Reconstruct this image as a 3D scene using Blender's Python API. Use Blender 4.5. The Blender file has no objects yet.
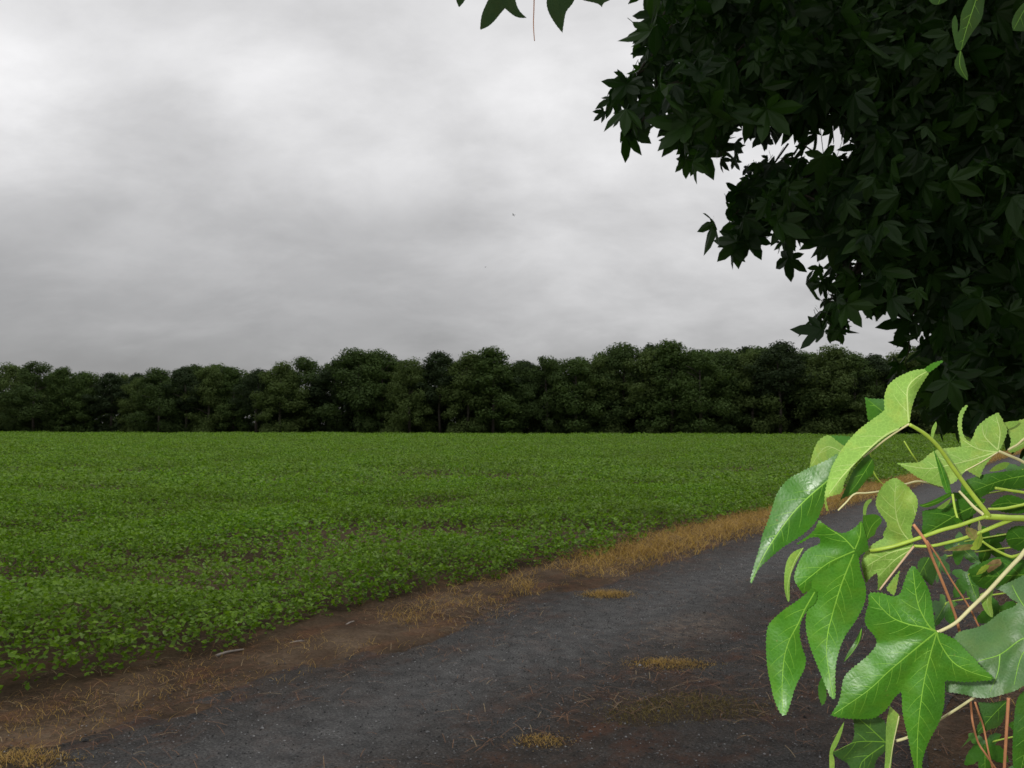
import bpy, math, random
import numpy as np
from mathutils import Vector, Matrix
from mathutils.geometry import delaunay_2d_cdt

random.seed(7)
rng = np.random.default_rng(7)
scene = bpy.context.scene
COL = scene.collection

# ------------------------------------------------------------------ camera
F_PX, HORIZON, CAM_H = 800.0, 425.0, 1.6
PITCH = math.atan((HORIZON - 384) / F_PX)
cam_data = bpy.data.cameras.new('camera')
cam = bpy.data.objects.new('camera', cam_data)
COL.objects.link(cam)
cam.location = (0, 0, CAM_H)
cam.rotation_euler = (math.pi / 2 + PITCH, 0, 0)
cam_data.sensor_width = 36
cam_data.lens = 36 * F_PX / 1024
cam_data.clip_start = 0.02
cam_data.clip_end = 3000
cam_data.dof.use_dof = True
cam_data.dof.focus_distance = 0.74
cam_data.dof.aperture_fstop = 34.0
scene.camera = cam
CAM_M = Matrix.Translation((0, 0, CAM_H)) @ Matrix.Rotation(math.pi / 2 + PITCH, 4, 'X')


def at_px(x, y, d):
    return CAM_M @ Vector(((x - 512) / F_PX * d, -(y - 384) / F_PX * d, -d))


CP, SP = math.cos(PITCH), math.sin(PITCH)


def at_px_np(x, y, d):
    cx, cy = (x - 512) / F_PX * d, -(y - 384) / F_PX * d
    return np.stack([cx, d * CP - cy * SP, CAM_H + d * SP + cy * CP], 1)


def to_px_np(p):
    q = p - np.array([0, 0, CAM_H])
    d = q[:, 1] * CP + q[:, 2] * SP
    cy = -q[:, 1] * SP + q[:, 2] * CP
    return 512 + F_PX * q[:, 0] / d, 384 - F_PX * cy / d, d


def px_dir(x, y):
    return (at_px(x, y, 1.0) - Vector((0, 0, CAM_H))).normalized()


# ------------------------------------------------------------------ exposure
scene.view_settings.view_transform = 'Standard'
scene.view_settings.look = 'None'
scene.view_settings.exposure = 0.0
scene.view_settings.gamma = 1.0
scene.view_settings.use_curve_mapping = False
scene.cycles.use_denoising = True
scene.cycles.max_bounces = 8
scene.cycles.transmission_bounces = 6

# ------------------------------------------------------------------ overcast sky
SUN_EL, SUN_ROT = math.radians(55), math.radians(-60)
world = bpy.data.worlds.new('World')
scene.world = world
world.use_nodes = True
nt = world.node_tree
nt.nodes.clear()


def wn(t, **kw):
    n = nt.nodes.new(t)
    for k, v in kw.items():
        setattr(n, k, v)
    return n


def wl(a, b):
    nt.links.new(a, b)


def wmath(op, a, b=None, c=None, clamp=False):
    n = wn('ShaderNodeMath', operation=op, use_clamp=clamp)
    for i, v in enumerate((a, b, c)):
        if v is None:
            continue
        if isinstance(v, (int, float)):
            n.inputs[i].default_value = v
        else:
            wl(v, n.inputs[i])
    return n.outputs[0]


tc = wn('ShaderNodeTexCoord')
sep = wn('ShaderNodeSeparateXYZ')
wl(tc.outputs['Generated'], sep.inputs[0])
zc = wmath('MAXIMUM', sep.outputs[2], 0.0)
ramp = wn('ShaderNodeValToRGB')
wl(zc, ramp.inputs[0])
els = ramp.color_ramp.elements
els[0].position, els[0].color = 0.0, (.30, .30, .30, 1)
els[1].position, els[1].color = 1.0, (1.0, 1.0, 1.0, 1)
for p, v in ((.09, .375), (.20, .485), (.30, .56), (.48, .635)):
    e = els.new(p)
    e.color = (v, v, v, 1)
# the cloud deck: noise on a flat layer, so that it foreshortens towards the horizon
den = wmath('ADD', zc, 0.42)
px_ = wmath('DIVIDE', sep.outputs[0], den)
py_ = wmath('DIVIDE', sep.outputs[1], den)
comb = wn('ShaderNodeCombineXYZ')
wl(px_, comb.inputs[0])
wl(py_, comb.inputs[1])
mapn = wn('ShaderNodeMapping')
mapn.inputs['Rotation'].default_value = (0, 0, math.radians(28))
mapn.inputs['Scale'].default_value = (1.0, 1.25, 1.0)
mapn.inputs['Location'].default_value = (3.1, 1.7, 0)
wl(comb.outputs[0], mapn.inputs[0])
n1 = wn('ShaderNodeTexNoise')
n1.inputs['Scale'].default_value = 2.3
n1.inputs['Detail'].default_value = 8
n1.inputs['Roughness'].default_value = 0.56
n1.inputs['Distortion'].default_value = 0.25
wl(mapn.outputs[0], n1.inputs['Vector'])
n2 = wn('ShaderNodeTexNoise')
n2.inputs['Scale'].default_value = 5.2
n2.inputs['Detail'].default_value = 6
n2.inputs['Roughness'].default_value = 0.5
wl(mapn.outputs[0], n2.inputs['Vector'])
tot = wmath('MULTIPLY_ADD', wmath('SUBTRACT', n1.outputs[0], 0.5), 0.62, 1.0)
tot = wmath('MULTIPLY_ADD', wmath('SUBTRACT', n2.outputs[0], 0.5), 0.26, tot)
n3 = wn('ShaderNodeTexNoise')
n3.inputs['Scale'].default_value = 3.1
n3.inputs['Detail'].default_value = 9
n3.inputs['Roughness'].default_value = 0.6
n3.inputs['Distortion'].default_value = 0.3
mp3 = wn('ShaderNodeMapping')
mp3.inputs['Rotation'].default_value = (0, 0, math.radians(-35))
mp3.inputs['Scale'].default_value = (1.0, 1.5, 1.0)
mp3.inputs['Location'].default_value = (5.3, 2.2, 0)
wl(comb.outputs[0], mp3.inputs[0])
wl(mp3.outputs[0], n3.inputs['Vector'])
mr3 = wn('ShaderNodeMapRange', interpolation_type='SMOOTHSTEP')
for q_, v_ in zip((1, 2, 3, 4), (0.40, 0.64, -0.05, 0.05)):
    mr3.inputs[q_].default_value = v_
wl(n3.outputs[0], mr3.inputs[0])
tot = wmath('ADD', tot, mr3.outputs[0])
# thicker and thinner places of the deck (direction, angular radius, gain)
for bx, by, br, bg in ((10, 115, 75, .36), (350, 140, 75, .22), (400, 175, 50, .08), (262, 70, 55, .2), (600, 60, 240, .16), (425, 160, 60, .06),
                       (490, 222, 55, -.09), (430, 245, 65, -.11), (360, 272, 70, -.10), (280, 300, 80, -.08), (560, 285, 80, .10), (300, 240, 90, .05), (90, 220, 150, .12), (40, 350, 210, -.18),
                       (700, 290, 180, .16), (860, 280, 200, .14), (330, 70, 70, -.05), (165, 100, 85, .09), (400, 320, 120, .05)):
    dv = px_dir(bx, by)
    dp = wn('ShaderNodeVectorMath', operation='DOT_PRODUCT')
    wl(tc.outputs['Generated'], dp.inputs[0])
    dp.inputs[1].default_value = dv
    s = (br / F_PX) ** 2 / 2
    g = wmath('EXPONENT', wmath('DIVIDE', wmath('SUBTRACT', dp.outputs['Value'], 1.0), s))
    # broken up by the same noise so that no blob reads as a disc
    g = wmath('MULTIPLY', g, wmath('MAXIMUM', wmath('MULTIPLY_ADD', n1.outputs[0], 2.6, -0.3), 0.0))
    tot = wmath('MULTIPLY_ADD', g, bg, tot)
lum = wmath('MULTIPLY', ramp.outputs[0], tot)
lum = wmath('MULTIPLY', lum, 10.5)          # background strength is 0.1
tint = wn('ShaderNodeCombineXYZ')
wl(lum, tint.inputs[0])
wl(wmath('MULTIPLY', lum, 0.993), tint.inputs[1])
wl(wmath('MULTIPLY', lum, 1.0), tint.inputs[2])
sky = wn('ShaderNodeTexSky', sky_type='NISHITA')
sky.sun_disc = False
sky.sun_elevation = SUN_EL
sky.sun_rotation = SUN_ROT
mix = wn('ShaderNodeMixRGB')
mix.inputs[0].default_value = 0.97          # the deck hides nearly all of the blue sky
wl(sky.outputs[0], mix.inputs[1])
wl(tint.outputs[0], mix.inputs[2])
bgn = wn('ShaderNodeBackground')
bgn.inputs[1].default_value = 0.1
wl(mix.outputs[0], bgn.inputs[0])
wo = wn('ShaderNodeOutputWorld')
wl(bgn.outputs[0], wo.inputs[0])

sun_d = bpy.data.lights.new('sun', 'SUN')
sun_d.energy = 0.5
sun_d.angle = math.radians(35)
sun_d.color = (1, .97, .93)
sun = bpy.data.objects.new('sun', sun_d)
COL.objects.link(sun)
sun.rotation_euler = (math.pi / 2 - SUN_EL, 0, math.radians(120))

# the photograph was taken with the camera's own flash: one small lamp, above and left of the lens
fl_d = bpy.data.lights.new('camera_flash', 'POINT')
fl_d.energy = 28.0
fl_d.shadow_soft_size = 0.011
fl_d.color = (1, .98, .93)
fl = bpy.data.objects.new('camera_flash', fl_d)
COL.objects.link(fl)
fl.location = (-0.042, 0.0, CAM_H + 0.04)


# ------------------------------------------------------------------ helpers
def tag(o, label=None, cat=None, group=None, kind=None):
    if label:
        o['label'] = label
    if cat:
        o['category'] = cat
    if group:
        o['group'] = group
    if kind:
        o['kind'] = kind
    return o


def empty(name, loc=(0, 0, 0)):
    o = bpy.data.objects.new(name, None)
    o.empty_display_size = 0.1
    o.location = loc
    COL.objects.link(o)
    return o


def mesh_np(name, verts, groups, mats, smooth=True):
    """groups: list of (faces array (n,k), material index)"""
    me = bpy.data.meshes.new(name)
    verts = np.asarray(verts, dtype=np.float32)
    groups = [(np.asarray(f, dtype=np.int32), m) for f, m in groups if len(f)]
    me.vertices.add(len(verts))
    me.vertices.foreach_set('co', verts.ravel())
    nl = sum(f.size for f, _ in groups)
    npoly = sum(len(f) for f, _ in groups)
    me.loops.add(nl)
    me.loops.foreach_set('vertex_index', np.concatenate([f.ravel() for f, _ in groups]))
    me.polygons.add(npoly)
    tot_ = np.concatenate([np.full(len(f), f.shape[1], dtype=np.int32) for f, _ in groups])
    start = np.concatenate([[0], np.cumsum(tot_)[:-1]]).astype(np.int32)
    me.polygons.foreach_set('loop_start', start)
    me.polygons.foreach_set('loop_total', tot_)
    me.polygons.foreach_set('material_index', np.concatenate([np.full(len(f), m, dtype=np.int32) for f, m in groups]))
    me.polygons.foreach_set('use_smooth', np.full(npoly, smooth, dtype=bool))
    for m in mats:
        me.materials.append(m)
    me.update(calc_edges=True)
    me.validate()
    return me


def obj(name, me, parent=None, loc=None):
    o = bpy.data.objects.new(name, me)
    COL.objects.link(o)
    if parent is not None:
        o.parent = parent
    if loc is not None:
        o.location = loc
    return o


def tube_geo(pts, radii, sides=7):
    pts = [Vector(p) for p in pts]
    vs, fs = [], []
    n = len(pts)
    up = Vector((0.13, 0.21, 1)).normalized()
    for i, p in enumerate(pts):
        t = (pts[min(i + 1, n - 1)] - pts[max(i - 1, 0)]).normalized()
        a = t.cross(up)
        if a.length < 1e-4:
            a = t.cross(Vector((1, 0, 0)))
        a.normalize()
        b = t.cross(a)
        for k in range(sides):
            an = 2 * math.pi * k / sides
            vs.append(p + (a * math.cos(an) + b * math.sin(an)) * radii[i])
    for i in range(n - 1):
        for k in range(sides):
            k2 = (k + 1) % sides
            fs.append((i * sides + k, i * sides + k2, (i + 1) * sides + k2, (i + 1) * sides + k))
    c0, c1 = len(vs), len(vs) + 1
    vs += [pts[0], pts[-1]]
    tris = []
    for k in range(sides):
        k2 = (k + 1) % sides
        tris.append((c0, k2, k))
        tris.append((c1, (n - 1) * sides + k, (n - 1) * sides + k2))
    return vs, fs, tris


def tubes_mesh(name, tubes, mat):
    V, Q, T = [], [], []
    for pts, radii, sides in tubes:
        v, q, t = tube_geo(pts, radii, sides)
        b = len(V)
        V += [tuple(x) for x in v]
        Q += [tuple(i + b for i in f) for f in q]
        T += [tuple(i + b for i in f) for f in t]
    return mesh_np(name, V, [(Q, 0), (T, 0)], [mat])


def smooth_path(pts, n=6):
    """Catmull-Rom through the points (any dimension)"""
    P = [np.array(p, float) for p in pts]
    if len(P) < 3:
        return [P[0] + (P[-1] - P[0]) * k / n for k in range(n + 1)]
    out = []
    for i in range(len(P) - 1):
        p0, p1, p2, p3 = P[max(i - 1, 0)], P[i], P[i + 1], P[min(i + 2, len(P) - 1)]
        for k in range(n):
            t = k / n
            out.append(.5 * ((2 * p1) + (p2 - p0) * t + (2 * p0 - 5 * p1 + 4 * p2 - p3) * t * t + (3 * p1 - p0 - 3 * p2 + p3) * t ** 3))
    out.append(P[-1])
    return out


def vnoise(x, y, scale, seed):
    r = np.random.default_rng(seed)
    g = r.random((128, 128))
    u, v = x / scale, y / scale
    i, j = np.floor(u).astype(int), np.floor(v).astype(int)
    fu, fv = u - i, v - j
    fu, fv = fu * fu * (3 - 2 * fu), fv * fv * (3 - 2 * fv)
    a, b = g[i % 128, j % 128], g[(i + 1) % 128, j % 128]
    c, d = g[i % 128, (j + 1) % 128], g[(i + 1) % 128, (j + 1) % 128]
    return (a * (1 - fu) + b * fu) * (1 - fv) + (c * (1 - fu) + d * fu) * fv


def fbm(x, y, scale, seed, octaves=4):
    t, a, s = 0, 1, 0
    for k in range(octaves):
        t = t + a * vnoise(x + 13.7 * k, y - 7.1 * k, scale / 2 ** k, seed + k)
        s += a
        a *= .55
    return t / s


def in_poly(x, y, poly):
    x, y = np.asarray(x, float), np.asarray(y, float)
    res = np.zeros(x.shape, bool)
    n = len(poly)
    for i in range(n):
        x1, y1 = poly[i]
        x2, y2 = poly[(i + 1) % n]
        if y1 == y2:
            continue
        c = ((y1 > y) != (y2 > y)) & (x < (x2 - x1) * (y - y1) / (y2 - y1) + x1)
        res ^= c
    return res


def poly_dist(x, y, poly, closed=True):
    x, y = np.asarray(x, float), np.asarray(y, float)
    best = np.full(x.shape, 1e9)
    n = len(poly)
    for i in range(n if closed else n - 1):
        x1, y1 = poly[i]
        x2, y2 = poly[(i + 1) % n]
        dx, dy = x2 - x1, y2 - y1
        L = dx * dx + dy * dy + 1e-9
        t = np.clip(((x - x1) * dx + (y - y1) * dy) / L, 0, 1)
        best = np.minimum(best, np.hypot(x - x1 - t * dx, y - y1 - t * dy))
    return best


# ------------------------------------------------------------------ materials
class NT:
    def __init__(self, name):
        self.m = bpy.data.materials.new(name)
        self.m.use_nodes = True
        self.t = self.m.node_tree
        self.b = self.t.nodes['Principled BSDF']
        self.o = self.t.nodes['Material Output']

    def n(self, t, **kw):
        x = self.t.nodes.new(t)
        for k, v in kw.items():
            setattr(x, k, v)
        return x

    def l(self, a, b):
        self.t.links.new(a, b)

    def coord(self, which='Object', scale=(1, 1, 1)):
        c = self.n('ShaderNodeTexCoord')
        m = self.n('ShaderNodeMapping')
        m.inputs['Scale'].default_value = scale
        self.l(c.outputs[which], m.inputs[0])
        return m.outputs[0]

    def noise(self, vec, scale, detail=4, rough=.55, dist=0.0):
        x = self.n('ShaderNodeTexNoise')
        x.inputs['Scale'].default_value = scale
        x.inputs['Detail'].default_value = detail
        x.inputs['Roughness'].default_value = rough
        x.inputs['Distortion'].default_value = dist
        self.l(vec, x.inputs['Vector'])
        return x.outputs[0]

    def ramp(self, fac, stops):
        r = self.n('ShaderNodeValToRGB')
        self.l(fac, r.inputs[0])
        e = r.color_ramp.elements
        e[0].position, e[1].position = stops[0][0], stops[-1][0]
        e[0].color, e[1].color = (*stops[0][1], 1), (*stops[-1][1], 1)
        for p, c in stops[1:-1]:
            q = e.new(p)
            q.color = (*c, 1)
        return r.outputs[0]

    def mix(self, fac, a, b, mode='MIX'):
        x = self.n('ShaderNodeMixRGB', blend_type=mode)
        for s, v in zip(x.inputs, (fac, a, b)):
            if isinstance(v, (int, float)):
                s.default_value = v
            elif isinstance(v, tuple):
                s.default_value = (*v, 1)
            else:
                self.l(v, s)
        return x.outputs[0]

    def math(self, op, a, b=0.0, clamp=False):
        x = self.n('ShaderNodeMath', operation=op, use_clamp=clamp)
        for s, v in zip(x.inputs, (a, b)):
            if isinstance(v, (int, float)):
                s.default_value = v
            else:
                self.l(v, s)
        return x.outputs[0]

    def bump(self, h, strength, dist):
        x = self.n('ShaderNodeBump')
        x.inputs['Strength'].default_value = strength
        x.inputs['Distance'].default_value = dist
        self.l(h, x.inputs['Height'])
        self.l(x.outputs[0], self.b.inputs['Normal'])
        return x

    def col(self, v):
        if isinstance(v, tuple):
            self.b.inputs['Base Color'].default_value = (*v, 1)
        else:
            self.l(v, self.b.inputs['Base Color'])

    def set(self, rough=None, spec=None):
        if rough is not None:
            self.b.inputs['Roughness'].default_value = rough
        if spec is not None:
            self.b.inputs['Specular IOR Level'].default_value = spec

    def translucent(self, colour, fac):
        tr = self.n('ShaderNodeBsdfTranslucent')
        if isinstance(colour, tuple):
            tr.inputs[0].default_value = (*colour, 1)
        else:
            self.l(colour, tr.inputs[0])
        mx = self.n('ShaderNodeMixShader')
        mx.inputs[0].default_value = fac
        self.l(self.b.outputs[0], mx.inputs[1])
        self.l(tr.outputs[0], mx.inputs[2])
        self.l(mx.outputs[0], self.o.inputs[0])


def foliage_mat(name, dark, light, rough=.55, spec=.3, trans=.25, pale=None, patch=None):
    k = NT(name)
    g = k.n('ShaderNodeNewGeometry')
    c = k.ramp(g.outputs['Random Per Island'], [(0, dark), (1, light)] if pale is None else [(0, dark), (.90, light), (.93, pale), (1, pale)])
    if patch:
        v = k.coord('Object')
        f = k.ramp(k.noise(v, patch[0], 3), [(.35, (0, 0, 0)), (.65, (1, 1, 1))])
        c = k.mix(k.math('MULTIPLY', f, patch[2]), c, patch[1])
    k.col(c)
    k.set(rough, spec)
    if trans:
        k.translucent(k.mix(1.0, c, (1.6, 1.7, .9), 'MULTIPLY'), trans)
    return k.m


def close_leaf_mat(name, base, dark, rough, spec, trans, vein_amount=.5):
    k = NT(name)
    v = k.coord('Object')
    big = k.noise(v, 28, 4)
    c = k.mix(k.ramp(big, [(.3, (0, 0, 0)), (.7, (1, 1, 1))]), dark, base)
    # fine net of veinlets, and a few brown specks
    vo = k.n('ShaderNodeTexVoronoi', feature='DISTANCE_TO_EDGE')
    vo.inputs['Scale'].default_value = 260
    k.l(v, vo.inputs['Vector'])
    net = k.ramp(vo.outputs[0], [(0, (1, 1, 1)), (.10, (0, 0, 0))])
    c = k.mix(k.math('MULTIPLY', net, .13 * vein_amount * 2), c, tuple(min(1, x * 1.9 + .03) for x in base))
    sp = k.ramp(k.noise(v, 120, 2), [(.74, (0, 0, 0)), (.80, (1, 1, 1))])
    c = k.mix(k.math('MULTIPLY', sp, .5), c, (.22, .16, .04))
    yl = k.ramp(k.noise(v, 45, 5, .6), [(.48, (0, 0, 0)), (.72, (1, 1, 1))])
    c = k.mix(k.math('MULTIPLY', yl, .35), c, (base[0] * 1.9, base[1] * 1.12, base[2]))
    k.col(c)
    k.set(rough, spec)
    rr = k.ramp(k.noise(v, 60, 3), [(.3, (rough - .06,) * 3), (.7, (rough + .1,) * 3)])
    k.l(rr, k.b.inputs['Roughness'])
    h = k.math('ADD', k.math('MULTIPLY', vo.outputs[0], .5), k.math('MULTIPLY', k.noise(v, 90, 4), 1.2))
    k.bump(h, .42, .0013)
    k.translucent(tuple(min(1, x) for x in (base[0] * 1.6, base[1] * 1.5, base[2])), trans)
    return k.m


def plain(name, c, rough=.6, spec=.3, var=.25, scale=40):
    k = NT(name)
    v = k.coord('Object')
    f = k.noise(v, scale, 4)
    k.col(k.ramp(f, [(.25, tuple(x * (1 - var) for x in c)), (.75, tuple(min(1, x * (1 + var)) for x in c))]))
    k.set(rough, spec)
    return k.m


M_LEAF_TOP = close_leaf_mat('leaf_upper_side', (.074, .25, .014), (.046, .18, .010), .44, .75, .12)
M_LEAF_DEEP = close_leaf_mat('leaf_upper_side_deep', (.056, .20, .012), (.036, .145, .010), .43, .8, .12)
M_LEAF_GREY = close_leaf_mat('leaf_upper_side_greyish', (.07, .185, .034), (.048, .135, .026), .45, .75, .12)
M_LEAF_UNDER = close_leaf_mat('leaf_under_side', (.25, .43, .075), (.20, .36, .06), .55, .3, .12, .8)
M_VEIN = plain('leaf_vein', (.20, .42, .045), .45, .4)
M_VEIN_PALE = plain('pale_vein', (.42, .56, .17), .45, .4)
M_RIM = plain('leaf_rim', (.22, .38, .08), .5, .3)
M_STEM = plain('green_stem', (.36, .50, .06), .42, .45, .2, 60)
M_CREAM = plain('cream_petiole', (.62, .58, .30), .45, .4, .12, 60)
M_PINK = plain('pinkish_petiole', (.60, .42, .26), .45, .4, .15, 60)
M_NEEDLE = plain('pine_needle', (.55, .25, .12), .45, .4, .25, 50)
M_BUD = plain('withered_bud', (.34, .30, .10), .7, .2, .5, 120)
M_YOUNG = plain('reddish_bud', (.34, .24, .10), .6, .3, .6, 90)
M_BARK = plain('bark', (.05, .042, .033), .9, .1, .5, 14)
M_FARBARK = plain('far_bark', (.11, .098, .082), .9, .1, .4, 2)
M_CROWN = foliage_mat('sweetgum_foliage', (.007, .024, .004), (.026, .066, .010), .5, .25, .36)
M_FIELD = foliage_mat('crop_leaf', (.06, .155, .005), (.195, .36, .014), .55, .25, .25, pale=(.2, .32, .08), patch=(.45, (.12, .17, .02), .45))
M_GOLD = foliage_mat('dry_grass_blade', (.25, .15, .04), (.66, .44, .14), .6, .2, .2)
M_OLIVE = foliage_mat('olive_grass_blade', (.10, .08, .022), (.26, .20, .065), .6, .2, .2)
M_LITTER = foliage_mat('fallen_needle', (.06, .026, .014), (.26, .13, .06), .6, .2, 0, pale=(.36, .27, .15))
M_STONE = foliage_mat('crushed_stone', (.012, .012, .012), (.15, .15, .15), .8, .3, 0, pale=(.30, .30, .30))
M_BIRD = plain('bird_feather', (.03, .03, .035), .7, .2)
M_STICK = plain('weathered_stick', (.27, .24, .21), .8, .2, .3, 30)

# ------------------------------------------------------------------ the setting
# road frame: L0 on the field edge, T along the road, N across it (to the right)
L0 = np.array([-3.09, 4.83])
T = np.array([.6, .8])
N = np.array([.8, -.6])


def road_v(x, y):
    return (x - L0[0]) * N[0] + (y - L0[1]) * N[1]


def tree_y(x):
    return 143 - .2434 * (x + 91.5)


ROAD_ROT = math.atan2(T[1], T[0]) - math.pi / 2     # local +Y runs along the road, local +X across it


def strip(name, v_left, v_right, u0, u1, z, mat, step=.35, amp=0.0, seed=1, rise=0.0):
    """sheet along the road, with wandering edges and a gently uneven surface near the camera"""
    us = np.concatenate([np.arange(u0, 26, step), np.linspace(26, u1, 40)])
    nv = 13 if not rise else 27
    V, Fq = [], []
    e0 = (fbm(us + 50, us * 0 + 3, 1.1, seed, 3) - .5) * amp
    e1 = (fbm(us + 90, us * 0 + 9, 1.1, seed + 9, 3) - .5) * amp
    for i, u in enumerate(us):
        for j in range(nv):
            t = j / (nv - 1)
            v = (v_left + e0[i]) * (1 - t) + (v_right + e1[i]) * t
            V.append((v, u, 0))
    V = np.array(V, float)
    if rise:
        V[:, 2] = rise * np.clip(fbm(V[:, 0], V[:, 1], .55, seed + 3, 5) * 2 - .85, 0, 1.2) * np.tile(np.clip(np.minimum(np.arange(nv), nv - 1 - np.arange(nv)) / 7, 0, 1), len(us)) - .012 * np.tile(np.clip(1 - (nv - 1 - np.arange(nv)) / 4, 0, 1), len(us))
    for i in range(len(us) - 1):
        for j in range(nv - 1):
            a = i * nv + j
            Fq.append((a, a + 1, a + nv + 1, a + nv))
    o = obj(name, mesh_np(name, V, [(Fq, 0)], [mat]), loc=(L0[0], L0[1], z))
    o.rotation_euler = (0, 0, ROAD_ROT)
    return tag(o, kind='structure')


# ground sheet
k = NT('earth')
v = k.coord('Object')
k.col(k.ramp(k.noise(v, .8, 6), [(.3, (.03, .022, .014)), (.7, (.07, .05, .03))]))
k.set(.95, .1)
k.bump(k.noise(v, 6, 5), .6, .05)
gv = [(-900, -300, 0), (900, -300, 0), (900, 1500, 0), (-900, 1500, 0)]
tag(obj('ground', mesh_np('ground', gv, [([(0, 1, 2, 3)], 0)], [k.m])), kind='structure')

# crop field soil
k = NT('field_soil')
v = k.coord('Object')
k.col(k.ramp(k.noise(v, 2.2, 6), [(.3, (.045, .032, .018)), (.7, (.10, .068, .04))]))
k.set(.95, .1)
k.bump(k.noise(v, 9, 5), .8, .05)
fv = []
p0 = L0 - T * 14
p1 = L0 + T * 190
# the far end follows the wood
s = 0
for s in np.linspace(0, 200, 401):
    q = L0 + T * s
    if q[1] > tree_y(q[0]) - 3:
        break
p1 = L0 + T * s
fv = [(p0[0], p0[1], .004), (p1[0], p1[1], .004), (-150, tree_y(-150) - 3, .004), (-150, p0[1] - 4, .004)]
tag(obj('crop_field', mesh_np('crop_field', fv, [([(0, 1, 2, 3)], 0)], [k.m])), kind='structure')

# brown verge with needles
k = NT('verge_earth')
v = k.coord('Object')
c = k.ramp(k.noise(v, 1.6, 6, .6), [(.28, (.030, .021, .014)), (.5, (.080, .054, .034)), (.75, (.16, .115, .075))])
red = k.ramp(k.noise(k.coord('Object', (1, .5, 1)), 3.2, 5, .65), [(.5, (0, 0, 0)), (.68, (1, 1, 1))])
c = k.mix(k.math('MULTIPLY', red, .5), c, (.14, .062, .030))
c = k.mix(.55, c, k.ramp(k.noise(v, 38, 4, .7), [(.3, (.25, .25, .25)), (.7, (1.6, 1.6, 1.6))]), 'MULTIPLY')
k.col(c)
k.set(.95, .1)
h = k.math('ADD', k.noise(v, 7, 5), k.math('MULTIPLY', k.noise(v, 60, 3), .25))
k.bump(h, .9, .05)
strip('verge', -.5, 1.55, -14, 190, .008, k.m, step=.09, amp=.3, seed=3, rise=.05)
strip('roadside_earth', 3.9, 9.0, -14, 190, .008, k.m, step=.15, amp=.5, seed=8, rise=.04)

# dark crushed-stone lane
k = NT('lane_surface')
v = k.coord('Object')
x_ = k.n('ShaderNodeSeparateXYZ')
k.l(k.n('ShaderNodeTexCoord').outputs['Object'], x_.inputs[0])
wob = k.math('MULTIPLY', k.math('SUBTRACT', k.noise(k.coord('Object', (.3, .3, 1)), 1.3, 3), .5), .7)
acr = k.math('ADD', x_.outputs[0], wob)


def band(centre, half):
    d = k.math('ABSOLUTE', k.math('SUBTRACT', acr, centre))
    return k.math('SUBTRACT', 1.0, k.math('DIVIDE', d, half), clamp=True)


grit = k.noise(v, 75, 3, .7)
c = k.ramp(grit, [(.30, (.015, .0148, .014)), (.52, (.054, .053, .051)), (.72, (.13, .128, .124)), (.85, (.22, .22, .21))])
# wheel track rubbed paler
c = k.mix(k.math('MULTIPLY', band(2.05, .85), .85), c, k.ramp(grit, [(.3, (.052, .052, .052)), (.7, (.165, .164, .163))]))
mott = k.ramp(k.noise(v, 8, 4, .65), [(.3, (.6, .6, .6)), (.7, (1.35, 1.33, 1.3))])
# brown crown of the lane between the tracks, and browner shoulders
brown = k.ramp(k.noise(v, 30, 5, .7), [(.3, (.025, .016, .011)), (.7, (.085, .056, .038))])
patch = k.ramp(k.noise(k.coord('Object', (1, .55, 1)), 1.7, 6, .62), [(.36, (0, 0, 0)), (.60, (1, 1, 1))])
edge = k.math('ADD', band(1.0, .8), band(4.6, 1.3))
mid = k.math('ADD', k.math('MULTIPLY', band(3.15, .9), .9), k.math('MULTIPLY', edge, .85))
c = k.mix(k.math('MULTIPLY', k.math('MULTIPLY', patch, mid), .95, clamp=True), c, brown)
red = k.ramp(k.noise(k.coord('Object', (1, .6, 1)), 4.5, 6, .7), [(.50, (0, 0, 0)), (.64, (1, 1, 1))])
c = k.mix(k.math('MULTIPLY', k.math('MULTIPLY', red, k.math('ADD', mid, .22)), .6, clamp=True), c, (.10, .042, .022))
c = k.mix(1.0, c, mott, 'MULTIPLY')
# a rubbed pale spot of bare dust
du = k.math('MULTIPLY', k.math('SUBTRACT', x_.outputs[1], 3.95), 1.6)
dv_ = k.math('MULTIPLY', k.math('SUBTRACT', x_.outputs[0], 2.67), 2.6)
dd_ = k.math('ADD', k.math('MULTIPLY', du, du), k.math('MULTIPLY', dv_, dv_))
spot = k.math('MULTIPLY', k.math('SUBTRACT', 1.0, dd_, clamp=True), k.ramp(k.noise(v, 11, 5, .7), [(.42, (0, 0, 0)), (.6, (1, 1, 1))]))
c = k.mix(k.math('MULTIPLY', spot, .75), c, (.20, .155, .12))
k.col(c)
k.set(.9, .2)
c2 = c
h = k.math('ADD', grit, k.math('MULTIPLY', k.noise(v, 14, 4), .8))
k.bump(h, .9, .02)
strip('gravel_lane', 1.08, 4.5, -14, 190, .014, k.m, step=.12, amp=.55, seed=5)

# ------------------------------------------------------------------ far wood
TOPS = [(-80, 367), (0, 366), (40, 367), (80, 370), (120, 372), (150, 368), (185, 362), (215, 361), (240, 366), (270, 362), (300, 353), (320, 350),
        (345, 354), (370, 352), (400, 358), (430, 357), (470, 353), (490, 351), (520, 357), (545, 358), (570, 352), (600, 346), (640, 339),
        (670, 340), (700, 343), (730, 345), (760, 343), (800, 344), (830, 347), (860, 352), (890, 349), (930, 343), (1100, 338)]


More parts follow.
